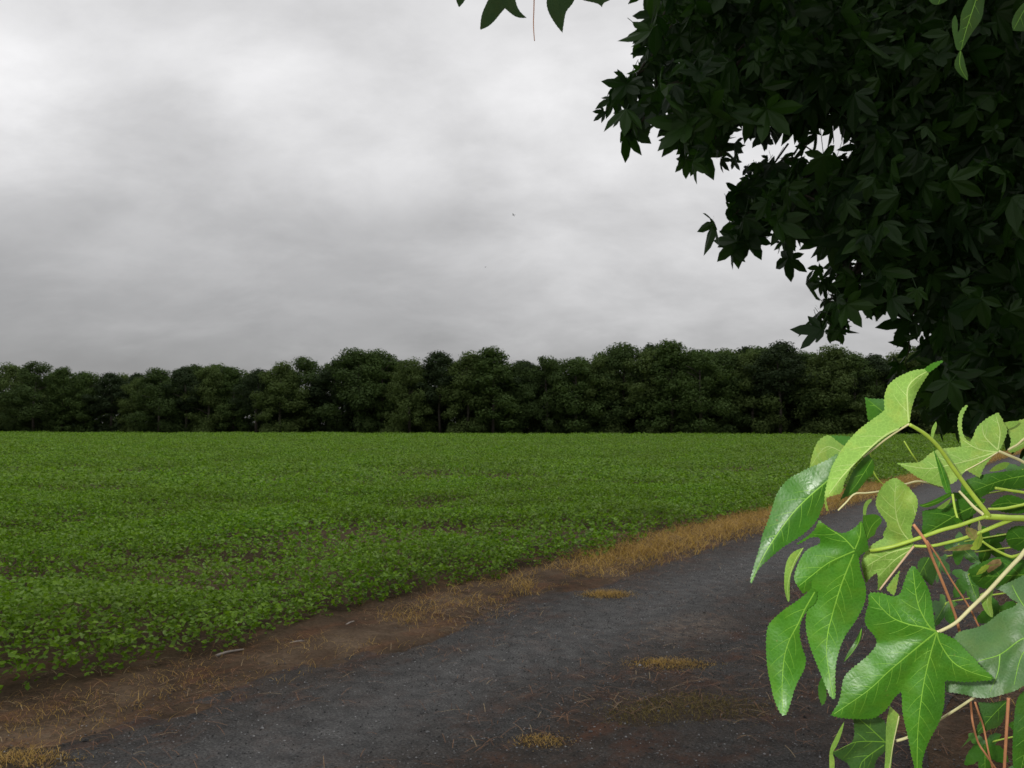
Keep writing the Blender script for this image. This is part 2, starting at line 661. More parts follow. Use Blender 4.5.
def far_crown(seed, kind):
    """a crown of many leaf clumps, unit: about 17 m tall, standing at the origin"""
    r = np.random.default_rng(seed)
    lobes = []
    H = 17.0
    n = 62 if kind == 'broad' else 50
    for i in range(n):
        t = (i + .5) / n
        if kind == 'pine':
            z = H * (.42 + .55 * t)
            rad = 4.6 * math.sin(math.pi * min(1, .18 + .80 * t)) + .3
            lr = r.uniform(1.0, 1.8)
        elif kind == 'tall':
            z = H * (.10 + .86 * t)
            rad = 3.5 * (1 - t) ** .6 + .5
            lr = r.uniform(.9, 1.6)
        else:
            z = H * (.06 + .86 * t)
            rad = 4.9 * math.sin(math.pi * min(1, .28 + .66 * t)) + .2
            lr = r.uniform(.9, 2.1)
        a = r.uniform(0, 2 * math.pi)
        q = rad * math.sqrt(r.uniform(.15, 1))
        lobes.append((q * math.cos(a), q * math.sin(a), z - lr * .5, lr))
    C, S, NN = [], [], []
    for lx, ly, lz, lr in lobes:
        m = int(200 * lr)
        d = r.normal(size=(m, 3))
        d /= np.linalg.norm(d, axis=1)[:, None]
        rr = lr * r.uniform(.35, 1.16, m) ** .8
        pts = np.array([lx, ly, lz]) + d * rr[:, None] * np.array([1, 1, .75])
        C.append(pts)
        nn_ = d * 1.1 + r.normal(size=(m, 3)) * .42 + np.array([0, 0, .25])
        NN.append(nn_ / np.linalg.norm(nn_, axis=1)[:, None])
        S.append(r.uniform(.09, .25, m))
    C, S, NN = np.concatenate(C), np.concatenate(S), np.concatenate(NN)
    keep = C[:, 2] > .3
    C, S, NN = C[keep], S[keep], NN[keep]
    m = len(C)
    a = np.cross(NN, r.normal(size=(m, 3)))
    a /= np.linalg.norm(a, axis=1)[:, None]
    b = np.cross(NN, a)
    V = np.stack([C + a * S[:, None], C + b * (S * .6)[:, None], C - a * S[:, None], C - b * (S * .6)[:, None]], 1)
    return V.reshape(-1, 3)


def quads_of(V):
    return np.arange(len(V), dtype=np.int32).reshape(-1, 4)


M_FAR = {
    'broad': foliage_mat('far_foliage', (.044, .074, .024), (.072, .110, .035), .8, .08, .2),
    'light': foliage_mat('far_foliage_lighter', (.064, .098, .030), (.104, .146, .044), .8, .08, .2),
    'pine': foliage_mat('far_foliage_dark', (.026, .044, .020), (.043, .064, .026), .8, .08, .15),
    'tall': foliage_mat('far_foliage_mid', (.048, .084, .024), (.080, .122, .035), .8, .08, .2),
}
PROTO = []
for s_, (shape, mat) in enumerate((('broad', 'broad'), ('broad', 'light'), ('pine', 'pine'), ('tall', 'tall'), ('broad', 'light'), ('broad', 'broad'), ('pine', 'pine'), ('broad', 'tall'))):
    V = far_crown(100 + s_, shape)
    PROTO.append((V, mesh_np('far_crown', V, [(quads_of(V), 0)], [M_FAR[mat]], smooth=False), shape, mat))


def far_trunk_mesh(seed):
    r = random.Random(seed)
    tubes = [([(0, 0, -.1), (r.uniform(-.2, .2), r.uniform(-.2, .2), 5), (r.uniform(-.4, .4), r.uniform(-.4, .4), 13.5)], [.26, .2, .06], 7)]
    for i in range(5):
        z = r.uniform(4, 11)
        a = r.uniform(0, 6.28)
        tubes.append(([(0, 0, z), (1.4 * math.cos(a), 1.4 * math.sin(a), z + 1), (2.8 * math.cos(a), 2.8 * math.sin(a), z + 1.6)], [.1, .07, .03], 5))
    return tubes_mesh('far_trunk', tubes, M_FARBARK)


FAR_TRUNKS = [far_trunk_mesh(i) for i in range(4)]
ORD = ['first', 'second', 'third', 'fourth', 'fifth', 'sixth', 'seventh', 'eighth', 'ninth', 'tenth', 'eleventh', 'twelfth', 'thirteenth', 'fourteenth',
       'fifteenth', 'sixteenth', 'seventeenth', 'eighteenth', 'nineteenth', 'twentieth']
KLABEL = {('broad', 'broad'): 'dark green broad-crowned tree', ('broad', 'light'): 'paler green broad-crowned tree', ('pine', 'pine'): 'blackish round-topped tree',
          ('tall', 'tall'): 'narrow mid-green tree', ('broad', 'tall'): 'mid-green broad-crowned tree'}
TX, TYP = [p[0] for p in TOPS], [p[1] for p in TOPS]
count = {}
seq = [0, 1, 5, 3, 7, 2, 4, 0, 6, 1, 3, 2, 4, 5, 6, 0, 7, 1, 2, 4, 3, 6, 5, 7, 1, 0, 4, 3, 7, 5, 1, 2, 0, 4, 7, 6, 1]
# tree places: (px, proto)
spots = []
pxx = -14.0
i = 0
while pxx < 945:
    spots.append((pxx, seq[i % len(seq)]))
    pxx += random.uniform(22, 31)
    i += 1
for px, pk in spots:
    # where the ray through px meets the edge of the wood
    kx = (px - 512) / F_PX
    Y = 120.73 / (1 + .2434 * kx) + random.uniform(-1.5, 5)
    X = kx * Y
    top = np.interp(px, TX, TYP) + random.choice((-5, -2, 0, 1, 3, 5)) + random.uniform(-2.0, 2.0)
    h = CAM_H + (HORIZON - top) * Y / F_PX
    V, me, shape, mat = PROTO[pk]
    zmax = float(V[:, 2].max())
    sc = h / zmax
    wd = random.uniform(1.0, 1.35) * (1.0 if shape != 'tall' else 1.15)
    nm = 'dark_tree' if shape == 'pine' else 'broadleaf_tree'
    t = empty(nm, (X, Y, 0))
    key = KLABEL[(shape, mat)]
    count[key] = count.get(key, 0) + 1
    t['_k'] = key
    t['_i'] = count[key]
    tag(t, cat='tree', group='trees along the edge of the far wood')
    c = obj('crown', me, t)
    c.scale = (sc * wd, sc * wd, sc)
    c.rotation_euler = (0, 0, random.uniform(0, 6.28))
    tr = obj('trunk', FAR_TRUNKS[pk % 4], t)
    tr.scale = (1, 1, sc)
    tr.rotation_euler = (0, 0, random.uniform(0, 6.28))
for t in [o for o in COL.objects if '_k' in o.keys()]:
    key, i = t['_k'], t['_i']
    t['label'] = '%s at the far field edge, %s of its kind from the left' % (key, ORD[i - 1])
    del t['_k'], t['_i']

# deeper wood behind the edge trees, one mass
VV = {'broad': [], 'pine': [], 'light': [], 'tall': []}
r = np.random.default_rng(55)
for i in range(250):
    px = r.uniform(-420, 1450)
    kx = (px - 512) / F_PX
    back = r.uniform(5, 34) if i < 180 else r.uniform(3, 9)
    if i >= 195 and -40 < px < 960:
        low = True
    else:
        low = False
    Y = 120.73 / (1 + .2434 * kx) + back
    X = kx * Y
    V, me, shape, mat = PROTO[int(r.integers(0, 8))]
    top = np.interp(px, TX, TYP) + (r.uniform(0, 12) if not low else r.uniform(28, 48))
    h = CAM_H + (HORIZON - top) * Y / F_PX
    sc = h / V[:, 2].max()
    a = r.uniform(0, 6.28)
    W = V.reshape(-1, 4, 3)
    W = W[r.random(len(W)) < .5]
    W = (W.mean(1, keepdims=True) + (W - W.mean(1, keepdims=True)) * 1.35).reshape(-1, 3)
    wx = 1.0 if not low else 2.2
    x = (W[:, 0] * math.cos(a) - W[:, 1] * math.sin(a)) * sc * wx + X
    y = (W[:, 0] * math.sin(a) + W[:, 1] * math.cos(a)) * sc * wx + Y
    z = W[:, 2] * sc
    VV[mat].append(np.stack([x, y, z], 1))
# low dark brush closing the foot of the wood
m = 26000
px = r.uniform(-420, 1450, m)
kx = (px - 512) / F_PX
Y = 120.73 / (1 + .2434 * kx) + r.uniform(1.5, 12, m)
zz = r.uniform(.1, 1, m) ** 1.4 * 6.5
C = np.stack([kx * Y, Y, zz], 1)
a = r.normal(size=(m, 3)); a /= np.linalg.norm(a, axis=1)[:, None]
b = np.cross(a, r.normal(size=(m, 3))); b /= np.linalg.norm(b, axis=1)[:, None]
s = r.uniform(.25, .6, m)[:, None]
VV['pine'].append(np.stack([C + a * s, C + b * s * .7, C - a * s, C - b * s * .7], 1).reshape(-1, 3))
allv, grp, base = [], [], 0
mats = [M_FAR['broad'], M_FAR['pine'], M_FAR['light'], M_FAR['tall']]
for mi, key in enumerate(('broad', 'pine', 'light', 'tall')):
    V = np.concatenate(VV[key])
    grp.append((quads_of(V) + base, mi))
    base += len(V)
    allv.append(V)
o = obj('woodland', mesh_np('woodland', np.concatenate(allv), grp, mats, smooth=False))
tag(o, 'dark depth of the wood behind its front trees', 'woods', kind='stuff')

# ------------------------------------------------------------------ crop plants (stuff)
def field_points(d0, d1, density, seed, edge=True):
    r = np.random.default_rng(seed)
    xm = .66 * d1 + 3
    area = 2 * xm * (d1 - d0)
    n = int(area * density)
    x = r.uniform(-xm, xm, n)
    y = r.uniform(d0, d1, n)
    vv = road_v(x, y) + (fbm(x, y, .9, 31, 3) - .5) * .7
    ok = (np.abs(x) < .66 * y + 3) & (vv < .22) & (y < tree_y(x) - 4)
    return x[ok], y[ok], vv[ok]


def canopy_h(x, y):
    base = .31 + .36 * (fbm(x * .6, y, 1.7, 41, 4) - .5) * 2 + .10 * (fbm(x * .25, y, 6.0, 47, 2) - .5) * 2
    # thin, short stands in the near part of the field
    thin = fbm(x * .6, y, 2.1, 71, 3)
    near = np.clip((17 - y) / 9, 0, 1)
    base = base * (1 - .75 * near * np.clip((thin - .48) / .18, 0, 1))
    v = road_v(x, y)
    return np.clip(base, .05, .6) * np.clip(.75 + (-v) / .9, .6, 1.0)


LV, LQ = [], []
nb = 0


def add_leaflets(C, L, W, axis, nrm, fold):
    """six-point leaflets: two quads hinged on the midrib"""
    global nb
    side = np.cross(nrm, axis)
    side /= np.linalg.norm(side, axis=1)[:, None] + 1e-9
    up = nrm * (W * fold)[:, None]
    a = C
    tip = C + axis * L[:, None]
    m1, m2 = C + axis * (L * .3)[:, None], C + axis * (L * .7)[:, None]
    l1, l2 = m1 + side * (W * .5)[:, None] + up, m2 + side * (W * .38)[:, None] + up * .8
    r1, r2 = m1 - side * (W * .5)[:, None] + up, m2 - side * (W * .38)[:, None] + up * .8
    V = np.stack([a, l1, l2, tip, r2, r1], 1).reshape(-1, 3)
    n = len(C)
    i = np.arange(n)[:, None] * 6 + nb
    LQ.append(np.concatenate([i + np.array([[0, 3, 2, 1]]), i + np.array([[0, 5, 4, 3]])]))
    LV.append(V)
    nb += len(V)


def rand_axis(r, n, tilt):
    az = r.uniform(0, 2 * np.pi, n)
    el = r.normal(0, tilt, n)
    ax = np.stack([np.cos(az) * np.cos(el), np.sin(az) * np.cos(el), np.sin(el)], 1)
    up = np.tile([0, 0, 1.0], (n, 1)) + r.normal(0, .45, (n, 3))
    nr = up - ax * (up * ax).sum(1)[:, None]
    nr /= np.linalg.norm(nr, axis=1)[:, None]
    return ax, nr


for bi, (d0, d1, dens, size, nl) in enumerate(((3.0, 9.0, 760, .036, 3), (9.0, 18.0, 400, .044, 3), (18, 40, 150, .075, 2), (40, 80, 58, .11, 2), (80, 150, 24, .17, 2))):
    r = np.random.default_rng(200 + bi)
    x, y, vv = field_points(d0, d1, dens, 300 + bi)
    if bi < 2:
        # rows leave bare ground in the thin places
        thin = fbm(x * .6, y, 2.1, 71, 3)
        near = np.clip((17 - y) / 9, 0, 1)
        keep = r.random(len(x)) > .62 * near * np.clip((thin - .46) / .16, 0, 1)
        x, y = x[keep], y[keep]
    # streaks where the stand is broken
    gap = fbm(x * .42 + 7, y * .9 + 3, 1.5, 91, 4)
    keep = r.random(len(x)) > .85 * np.clip((gap - .60) / .05, 0, 1) * np.clip((y - 6) / 4, 0, 1)
    x, y = x[keep], y[keep]
    h = canopy_h(x, y)
    z = h * (1 - r.random(len(x)) ** 1.8 * .85)
    for q in range(nl):
        n = len(x)
        ax, nr = rand_axis(r, n, .45)
        if bi >= 2:
            nr = nr + np.array([0, -.35, 0])
            nr /= np.linalg.norm(nr, axis=1)[:, None]
        L = size * r.uniform(.7, 1.35, n)
        C = np.stack([x, y, z], 1) + r.normal(0, size * .3, (n, 3))
        C[:, 2] = np.maximum(C[:, 2], .02)
        add_leaflets(C, L, L * r.uniform(.55, .8, n), ax, nr, r.uniform(.05, .3, n))
o = obj('crop_plants', mesh_np('crop_plants', np.concatenate(LV), [(np.concatenate(LQ), 0)], [M_FIELD], smooth=False))
tag(o, 'low green leafy crop filling the field', 'crop', kind='stuff')


# ------------------------------------------------------------------ dry grass (stuff) and tufts (things)
def blades(x, y, h, lean, r, width=.0035, z0=.012):
    n = len(x)
    az = r.uniform(0, 2 * np.pi, n)
    d = np.stack([np.cos(az), np.sin(az)], 1)
    wdir = np.stack([-np.sin(az), np.cos(az)], 1)
    a2 = r.uniform(0, np.pi, n)
    wdir = np.stack([np.cos(a2), np.sin(a2)], 1)
    P = []
    for t in (0, .4, .75, 1.0):
        off = d * (lean * h * t * t)[:, None]
        zz = z0 + h * t * (1 - .35 * t * np.clip(lean, 0, 1))
        P.append((np.column_stack([x + off[:, 0], y + off[:, 1], zz]), width * (1 - t * .9)))
    V = []
    for p, w in P:
        w3 = np.column_stack([wdir * w, np.zeros(n)])
        V += [p - w3, p + w3]
    V = np.stack(V, 1).reshape(-1, 3)
    i = np.arange(n)[:, None] * 8
    Q = np.concatenate([i + np.array([[0, 1, 3, 2]]), i + np.array([[2, 3, 5, 4]]), i + np.array([[4, 5, 7, 6]])])
    return V, Q


def from_road(v_, u_):
    return L0[0] + N[0] * v_ + T[0] * u_, L0[1] + N[1] * v_ + T[1] * u_


r = np.random.default_rng(77)
# along the lane's left edge: dense and tall from about ten metres on, thin and low nearer
n = 95000
u = r.uniform(-3, 70, n)
vv = r.normal(.72, .27, n)
vv = np.where(u > 6, r.normal(.55, .33, n), vv)
x, y = from_road(vv, u)
dens = .5 * fbm(x, y, 1.6, 15, 3) + .5 * fbm(x, y, .45, 19, 3)
near = np.clip((u - 1.0) / 6.5, 0, 1)
keep = (r.random(n) < (.34 + .66 * near) * np.clip((dens - .41 + .14 * near) / .12, 0, 1)) & (vv > -.25) & (vv < 1.3)
x, y, near = x[keep], y[keep], near[keep]
h = r.uniform(.02, .14, len(x)) * (.5 + .8 * near)
V1, Q1 = blades(x, y, h, r.uniform(.4, 2.2, len(x)), r, (.0016 + .0020 * near)[:, None])
# right-hand side of the lane, under the tree
n = 9000
u = r.uniform(-4, 40, n)
vv = 4.75 + r.exponential(.8, n)
x, y = from_road(vv, u)
keep = r.random(n) < np.clip((fbm(x, y, .9, 25, 4) - .42) / .2, 0, 1)
x, y = x[keep], y[keep]
V2, Q2 = blades(x, y, r.uniform(.03, .12, len(x)), r.uniform(.3, 1.4, len(x)), r, .003)
o = obj('dry_grass', mesh_np('dry_grass', np.concatenate([V1, V2]), [(np.concatenate([Q1, Q2 + len(V1)]), 0)], [M_GOLD], smooth=False))
tag(o, 'dry golden grass along the edges of the lane', 'dry grass', kind='stuff')


def ground_px(px, py):
    Y = CAM_H * F_PX / (py - HORIZON)
    return (px - 512) / F_PX * Y, Y


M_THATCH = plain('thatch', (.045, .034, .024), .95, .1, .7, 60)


def tuft(px, py, lx, ly, n, h, mat, label, seed):
    """a low mat of dry grass on the lane, spreading lx by ly metres"""
    gx, gy = ground_px(px, py)
    r = np.random.default_rng(seed)
    x = r.normal(0, lx * .33, n)
    y = r.normal(0, ly * .33, n)
    k_ = (x / lx) ** 2 + (y / ly) ** 2 < .8
    x, y = x[k_], y[k_]
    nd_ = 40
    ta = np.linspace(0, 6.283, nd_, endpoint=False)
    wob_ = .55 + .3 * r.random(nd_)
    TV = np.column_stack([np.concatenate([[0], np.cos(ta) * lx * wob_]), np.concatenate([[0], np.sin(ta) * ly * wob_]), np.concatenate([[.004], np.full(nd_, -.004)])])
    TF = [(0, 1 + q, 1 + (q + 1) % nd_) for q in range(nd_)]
    V, Q = blades(x, y, r.uniform(.25, 1.0, len(x)) * .8 * h * np.exp(-2.2 * ((x / lx) ** 2 + (y / ly) ** 2)) * 1.3, r.uniform(.5, 2.2, len(x)), r, .0018, 0.0)
    o = obj('grass_tuft', mesh_np('grass_tuft', np.concatenate([V, TV]), [(Q, 0), (np.array(TF) + len(V), 1)], [mat, M_THATCH], smooth=False), loc=(gx, gy, .016))
    return tag(o, label, 'grass tuft', 'grass tufts on the lane')


tuft(606, 594, .42, .30, 900, .07, M_GOLD, 'small golden grass tuft at the lane edge, nearest the dense golden strip', 1)
tuft(668, 662, .50, .22, 900, .045, M_GOLD, 'narrow orange-brown grass tuft in mid-lane, just above the olive patch', 2)
tuft(690, 703, .75, .40, 1900, .035, M_OLIVE, 'wide olive-brown grass patch in the middle of the lane, the largest of them', 3)
tuft(638, 712, .40, .28, 700, .03, M_OLIVE, 'short olive grass tuft touching the left side of the wide olive patch', 6)
tuft(540, 737, .26, .16, 420, .03, M_GOLD, 'little golden grass tuft lying farthest left on the dark lane', 4)
tuft(25, 756, .5, .22, 600, .07, M_GOLD, 'golden grass tuft in the bottom left corner of the verge', 5)

# fallen pine needles
r = np.random.default_rng(88)
n = 34000
u = r.uniform(-3.5, 14, n)
vv = r.uniform(-.2, 6.5, n)
x, y = from_road(vv, u)
w = .75 * np.exp(-((vv - .7) / .8) ** 2) + .60 * np.exp(-((vv - 3.3) / .8) ** 2) + .6 * np.clip((vv - 4.0) / 1.2, 0, 1)
keep = (r.random(n) < w * 1.6 * np.clip((fbm(x, y, .7, 35, 4) - .40) / .15, 0, 1)) & (y > 2.6)
x, y = x[keep], y[keep]
n = len(x)
az = r.uniform(0, np.pi, n)
L = r.uniform(.02, .075, n)
d = np.stack([np.cos(az), np.sin(az), r.uniform(-.05, .12, n)], 1)
s_ = np.stack([-np.sin(az), np.cos(az), np.zeros(n)], 1) * .0013
C = np.stack([x, y, np.full(n, .026)], 1)
mid = C + np.array([0, 0, .006])
V = np.stack([C - d * L[:, None] - s_, C - d * L[:, None] + s_, mid + s_, mid - s_, C + d * L[:, None] + s_, C + d * L[:, None] - s_], 1).reshape(-1, 3)
i = np.arange(n)[:, None] * 6
Q = np.concatenate([i + np.array([[0, 3, 2, 1]]), i + np.array([[3, 5, 4, 2]])])
V[:, 2] = np.maximum(V[:, 2], .018)
o = obj('needle_litter', mesh_np('needle_litter', V, [(Q, 0)], [M_LITTER], smooth=False))
tag(o, 'fallen reddish pine needles strewn over lane and verge', 'needle litter', kind='stuff')

# crushed stone
r = np.random.default_rng(99)
n = 110000
u = r.uniform(-3.5, 11, n) if False else -3.5 + 16 * r.random(n) ** 1.35
vv = r.uniform(.8, 5.6, n)
x, y = from_road(vv, u)
keep = (y > 2.6) & (np.abs(x) < .68 * y + 1) & ((vv > 1.3) | (r.random(n) < .4))
x, y = x[keep], y[keep]
n = len(x)
octa = np.array([[1, 0, 0], [0, 1, 0], [-1, 0, 0], [0, -1, 0], [0, 0, 1], [0, 0, -1]], float)
ofc = np.array([[0, 1, 4], [1, 2, 4], [2, 3, 4], [3, 0, 4], [1, 0, 5], [2, 1, 5], [3, 2, 5], [0, 3, 5]])
size = .0024 + .0055 * r.random(n) ** 3 + .008 * (r.random(n) > .998)
az = r.uniform(0, 6.28, n)
V = octa[None] * size[:, None, None] * r.uniform(.6, 1.3, (n, 6, 1)) * np.array([1, 1, .65])
ca, sa = np.cos(az)[:, None], np.sin(az)[:, None]
V = np.stack([V[..., 0] * ca - V[..., 1] * sa, V[..., 0] * sa + V[..., 1] * ca, V[..., 2]], 2)
V = V + np.stack([x, y, .014 + size * .25], 1)[:, None, :]
Fc = (np.arange(n)[:, None, None] * 6 + ofc[None]).reshape(-1, 3)
o = obj('loose_gravel', mesh_np('loose_gravel', V.reshape(-1, 3), [(Fc, 0)], [M_STONE], smooth=False))
tag(o, 'loose grey crushed stone lying on the lane', 'gravel', kind='stuff')

# pale sticks on the verge
for (xa, ya), (xb, yb), rad, lab in (((221, 655), (248, 649), .011, 'bleached broken stick lying at the crop edge, longest of the three'),
                                     ((293, 643), (309, 641), .008, 'short pale stick between the two other sticks on the verge'),
                                     ((348, 625), (357, 621), .008, 'small pale stick at the crop edge, farthest up the verge')):
    a, b = ground_px(xa, ya), ground_px(xb, yb)
    m1 = (a[0] * .6 + b[0] * .4, a[1] * .6 + b[1] * .4 + .012)
    root = np.array([a[0], a[1], .02])
    pts = [np.array([p[0], p[1], .022 + dz]) - root for p, dz in ((a, 0), (m1, .006), (b, .002))]
    side = [np.array([m1[0], m1[1], .028]) - root, np.array([m1[0] + .03, m1[1] + .035, .03]) - root]
    tb = [(smooth_path(pts, 4), list(np.linspace(rad, rad * .55, 9)), 7), (side, [rad * .5, rad * .25], 5)]
    tag(obj('stick', tubes_mesh('stick', tb, M_STICK), loc=tuple(root)), lab, 'stick', 'pale sticks on the verge')


# ------------------------------------------------------------------ birds
def bird(px, py, d, span, roll, yaw, label):
    c = at_px(px, py, d)
    root = empty('bird', c)
    root.rotation_euler = (0, roll, yaw)
    s = span / 2
    body = [(-.42, 0), (-.34, .035), (-.1, .075), (.1, .085), (.25, .06), (.33, .05), (.40, .03), (.46, .004)]
    pts = [(0, a_ * s * 1.3, 0) for a_, _ in body]
    b = obj('body', tubes_mesh('bird_body', [(pts, [max(.002, w * s * 1.3) for _, w in body], 8)], M_BIRD), root)
    for sg in (-1, 1):
        V = [(0.03 * s * sg, .16 * s, .02 * s), (.35 * s * sg, .26 * s, .16 * s), (.7 * s * sg, .12 * s, .2 * s), (1.0 * s * sg, -.12 * s, .12 * s),
             (.6 * s * sg, -.08 * s, .17 * s), (.3 * s * sg, -.08 * s, .13 * s), (.03 * s * sg, -.10 * s, .02 * s)]
        q = [(0, 1, 5, 6), (1, 2, 4, 5)]
        w = obj('wing', mesh_np('bird_wing', V, [(q, 0), ([(2, 3, 4)], 0)], [M_BIRD], smooth=False), root)
        md = w.modifiers.new('thickness', 'SOLIDIFY')
        md.thickness = .02 * s
    tl = obj('tail', mesh_np('bird_tail', [(-.05 * s, -.5 * s, 0), (.05 * s, -.5 * s, 0), (.13 * s, -.85 * s, 0), (-.13 * s, -.85 * s, 0)], [([(0, 1, 2, 3)], 0)], [M_BIRD], smooth=False), root)
    md = tl.modifiers.new('thickness', 'SOLIDIFY')
    md.thickness = .02 * s
    return tag(root, label, 'bird', 'birds in the grey sky')


bird(513.5, 215, 58, .36, .5, 1.1, 'tiny dark bird flying in the grey sky, the higher of the two')
bird(485.5, 267, 80, .34, -.2, 1.9, 'tiny faint bird flying in the grey sky, the lower of the two')

# ------------------------------------------------------------------ the dark sweetgum tree overhead
def lobed_outline(r):
    lobes = [(0, 1.0), (58, .93), (-58, .93), (118, .62), (-118, .62)]
    lobes = [(a_ + r.uniform(-5, 5), l * r.uniform(.9, 1.08)) for a_, l in lobes]
    lobes.sort()
    pts = []
    for q, (a_, l) in enumerate(lobes):
        for da, rr in ((-29, .52), (-15, .80), (0, 1.06), (15, .80), (29, .52)):
            w = da
            an = math.radians(a_ + w)
            pts.append((l * rr * math.sin(an), l * rr * math.cos(an)))
        if q < 4:
            am = math.radians((a_ + lobes[q + 1][0]) / 2)
            pts.append((.45 * math.sin(am), .45 * math.cos(am)))
    pts.append((0, -.10))
    return pts


LEAFVAR = []
for s_ in range(6):
    r_ = random.Random(s_)
    P = np.array([(0, 0)] + lobed_outline(r_))
    rad = np.hypot(P[:, 0], P[:, 1])
    ang = np.arctan2(P[:, 0], P[:, 1])
    droop, cup = r_.uniform(.15, .75), r_.uniform(-.4, .3)
    z = -droop * rad ** 2 + cup * np.abs(P[:, 0]) + .05 * np.cos(5 * ang)
    V = np.column_stack([P, z])
    n = len(V)
    LEAFVAR.append((V, np.array([(0, i, i + 1 if i + 1 < n else 1) for i in range(1, n)])))

CROWN_EDGE = [(640, -40), (645, 26), (652, 39), (640, 72), (622, 84), (604, 104), (606, 122), (628, 140), (656, 124), (673, 146), (690, 168), (719, 168),
              (736, 150), (745, 158), (728, 190), (727, 222), (736, 244), (750, 246), (771, 228), (784, 258), (795, 262), (800, 240), (815, 262), (834, 252),
              (842, 280), (812, 282), (808, 300), (826, 316), (818, 330), (840, 338), (858, 320), (880, 304), (896, 308), (906, 318), (910, 350), (914, 392), (926, 424),
              (940, 436), (1000, 440), (1080, 446), (1600, 470), (1700, -800), (560, -800), (600, -300), (640, -120)]
HOLES = [[(738, 142), (784, 129), (814, 129), (832, 128), (834, 138), (820, 148), (800, 147), (768, 150), (748, 156)],
         [(846, 306), (862, 303), (880, 300), (896, 306), (898, 335), (880, 345), (860, 335)]]

tree = empty('sweetgum_tree', (3.1, 3.0, 0))
tag(tree, 'large dark leafy tree hanging over the lane at the upper right', 'tree')
TREE_O = np.array([3.1, 3.0, 0])


def tree_obj(name, me, parent=tree):
    return obj(name, me, parent)


r = np.random.default_rng(123)
leaf_pos = []


def sample_crown(n, xr, yr, dr):
    x = r.uniform(*xr, n)
    y = r.uniform(*yr, n)
    d = (r.uniform(dr[0] ** 3, dr[1] ** 3, n)) ** (1 / 3)
    ok = in_poly(x, y, CROWN_EDGE)
    for hpoly in HOLES:
        ok &= ~in_poly(x, y, hpoly)
    x, y, d = x[ok], y[ok], d[ok]
    edge = poly_dist(x, y, CROWN_EDGE)
    for hpoly in HOLES:
        edge = np.minimum(edge, poly_dist(x, y, hpoly))
    return x, y, d, edge


# visible part: dense; shallow near the silhouette, deep inside
x, y, d, edge = sample_crown(34000, (590, 1060), (-60, 446), (2.25, 5.0))
depth_lim = 2.9 + edge / 34
ok = (d < depth_lim) & (r.random(len(x)) < np.clip(.07 + edge / 62, 0, 1))
cp = [at_px_np(x[ok], y[ok], d[ok])]
# the rest of the crown above and to the right, out of the frame
x, y, d, edge = sample_crown(20000, (560, 1700), (-800, 470), (2.0, 5.6))
ok = ~((x > 590) & (x < 1060) & (y > -60))
cp.append(at_px_np(x[ok], y[ok], d[ok]))
LP = np.concatenate(cp)
# nothing of the crown may hang into the space right round the camera
LP = LP[(np.hypot(LP[:, 0], LP[:, 1]) > 1.4) & (LP[:, 2] > .75)]
# small hanging sprays along the ragged lower edge
SPRAY = []
for (xa, ya), (xb, yb), dd, k_ in (((640, 70), (606, 118), 2.6, 9), ((650, 110), (622, 140), 2.7, 6), ((675, 120), (684, 172), 2.7, 8), ((715, 130), (722, 170), 2.7, 6), ((770, 170), (728, 228), 2.8, 10),
                                   ((760, 215), (738, 258), 2.8, 7), ((775, 205), (752, 250), 2.9, 6), ((790, 225), (788, 266), 2.9, 5), ((840, 262), (808, 290), 2.9, 5), ((838, 275), (816, 335), 2.9, 9), ((845, 285), (834, 338), 3.0, 9),
                                   ((850, 285), (846, 330), 3.0, 6), ((880, 290), (872, 318), 3.0, 6), ((895, 285), (884, 306), 3.1, 4), ((910, 320), (905, 372), 3.2, 7), ((660, 20), (646, 40), 2.6, 6), ((655, 50), (634, 84), 2.6, 8),
                                   ((800, 110), (812, 128), 3.0, 5), ((840, 105), (850, 126), 3.0, 5), ((770, 120), (762, 146), 2.9, 6), ((790, 160), (812, 143), 3.0, 3)):
    t_ = np.linspace(.1, 1, k_)
    SPRAY.append(((xa + 18, ya - 26, dd + .08), (xa, ya, dd), ((xa + xb) / 2 + 2, (ya + yb) / 2, dd), (xb, yb - 8, dd)))
    q_ = at_px_np(xa + (xb - xa) * t_ + r.normal(0, 5, k_), ya + (yb - ya) * t_ + r.normal(0, 3, k_) - 8, np.full(k_, dd) + r.normal(0, .05, k_))
    LP = np.concatenate([LP, q_])
n = len(LP)
ax = np.column_stack([r.normal(0, .5, n), r.normal(0, .5, n), -r.normal(.9, .4, n)])
ax /= np.linalg.norm(ax, axis=1)[:, None]
nr = r.normal(size=(n, 3)) + np.array([-.3, -.3, .6])
nr -= ax * (nr * ax).sum(1)[:, None]
nr /= np.linalg.norm(nr, axis=1)[:, None]
sd = np.cross(ax, nr)
size = .034 + .060 * r.random(n) ** 1.4
var = r.integers(0, 6, n)
CV, CF, CQ, base = [], [], [], 0
for q in range(6):
    V, Fc = LEAFVAR[q]
    w = np.where(var == q)[0]
    P = (LP[w][:, None, :] + (V[None, :, 0:1] * sd[w][:, None, :] + V[None, :, 1:2] * ax[w][:, None, :] + V[None, :, 2:3] * nr[w][:, None, :]) * size[w][:, None, None])
    CV.append(P.reshape(-1, 3))
    CF.append((np.arange(len(w))[:, None, None] * len(V) + Fc[None]).reshape(-1, 3) + base)
    base += P.shape[0] * P.shape[1]
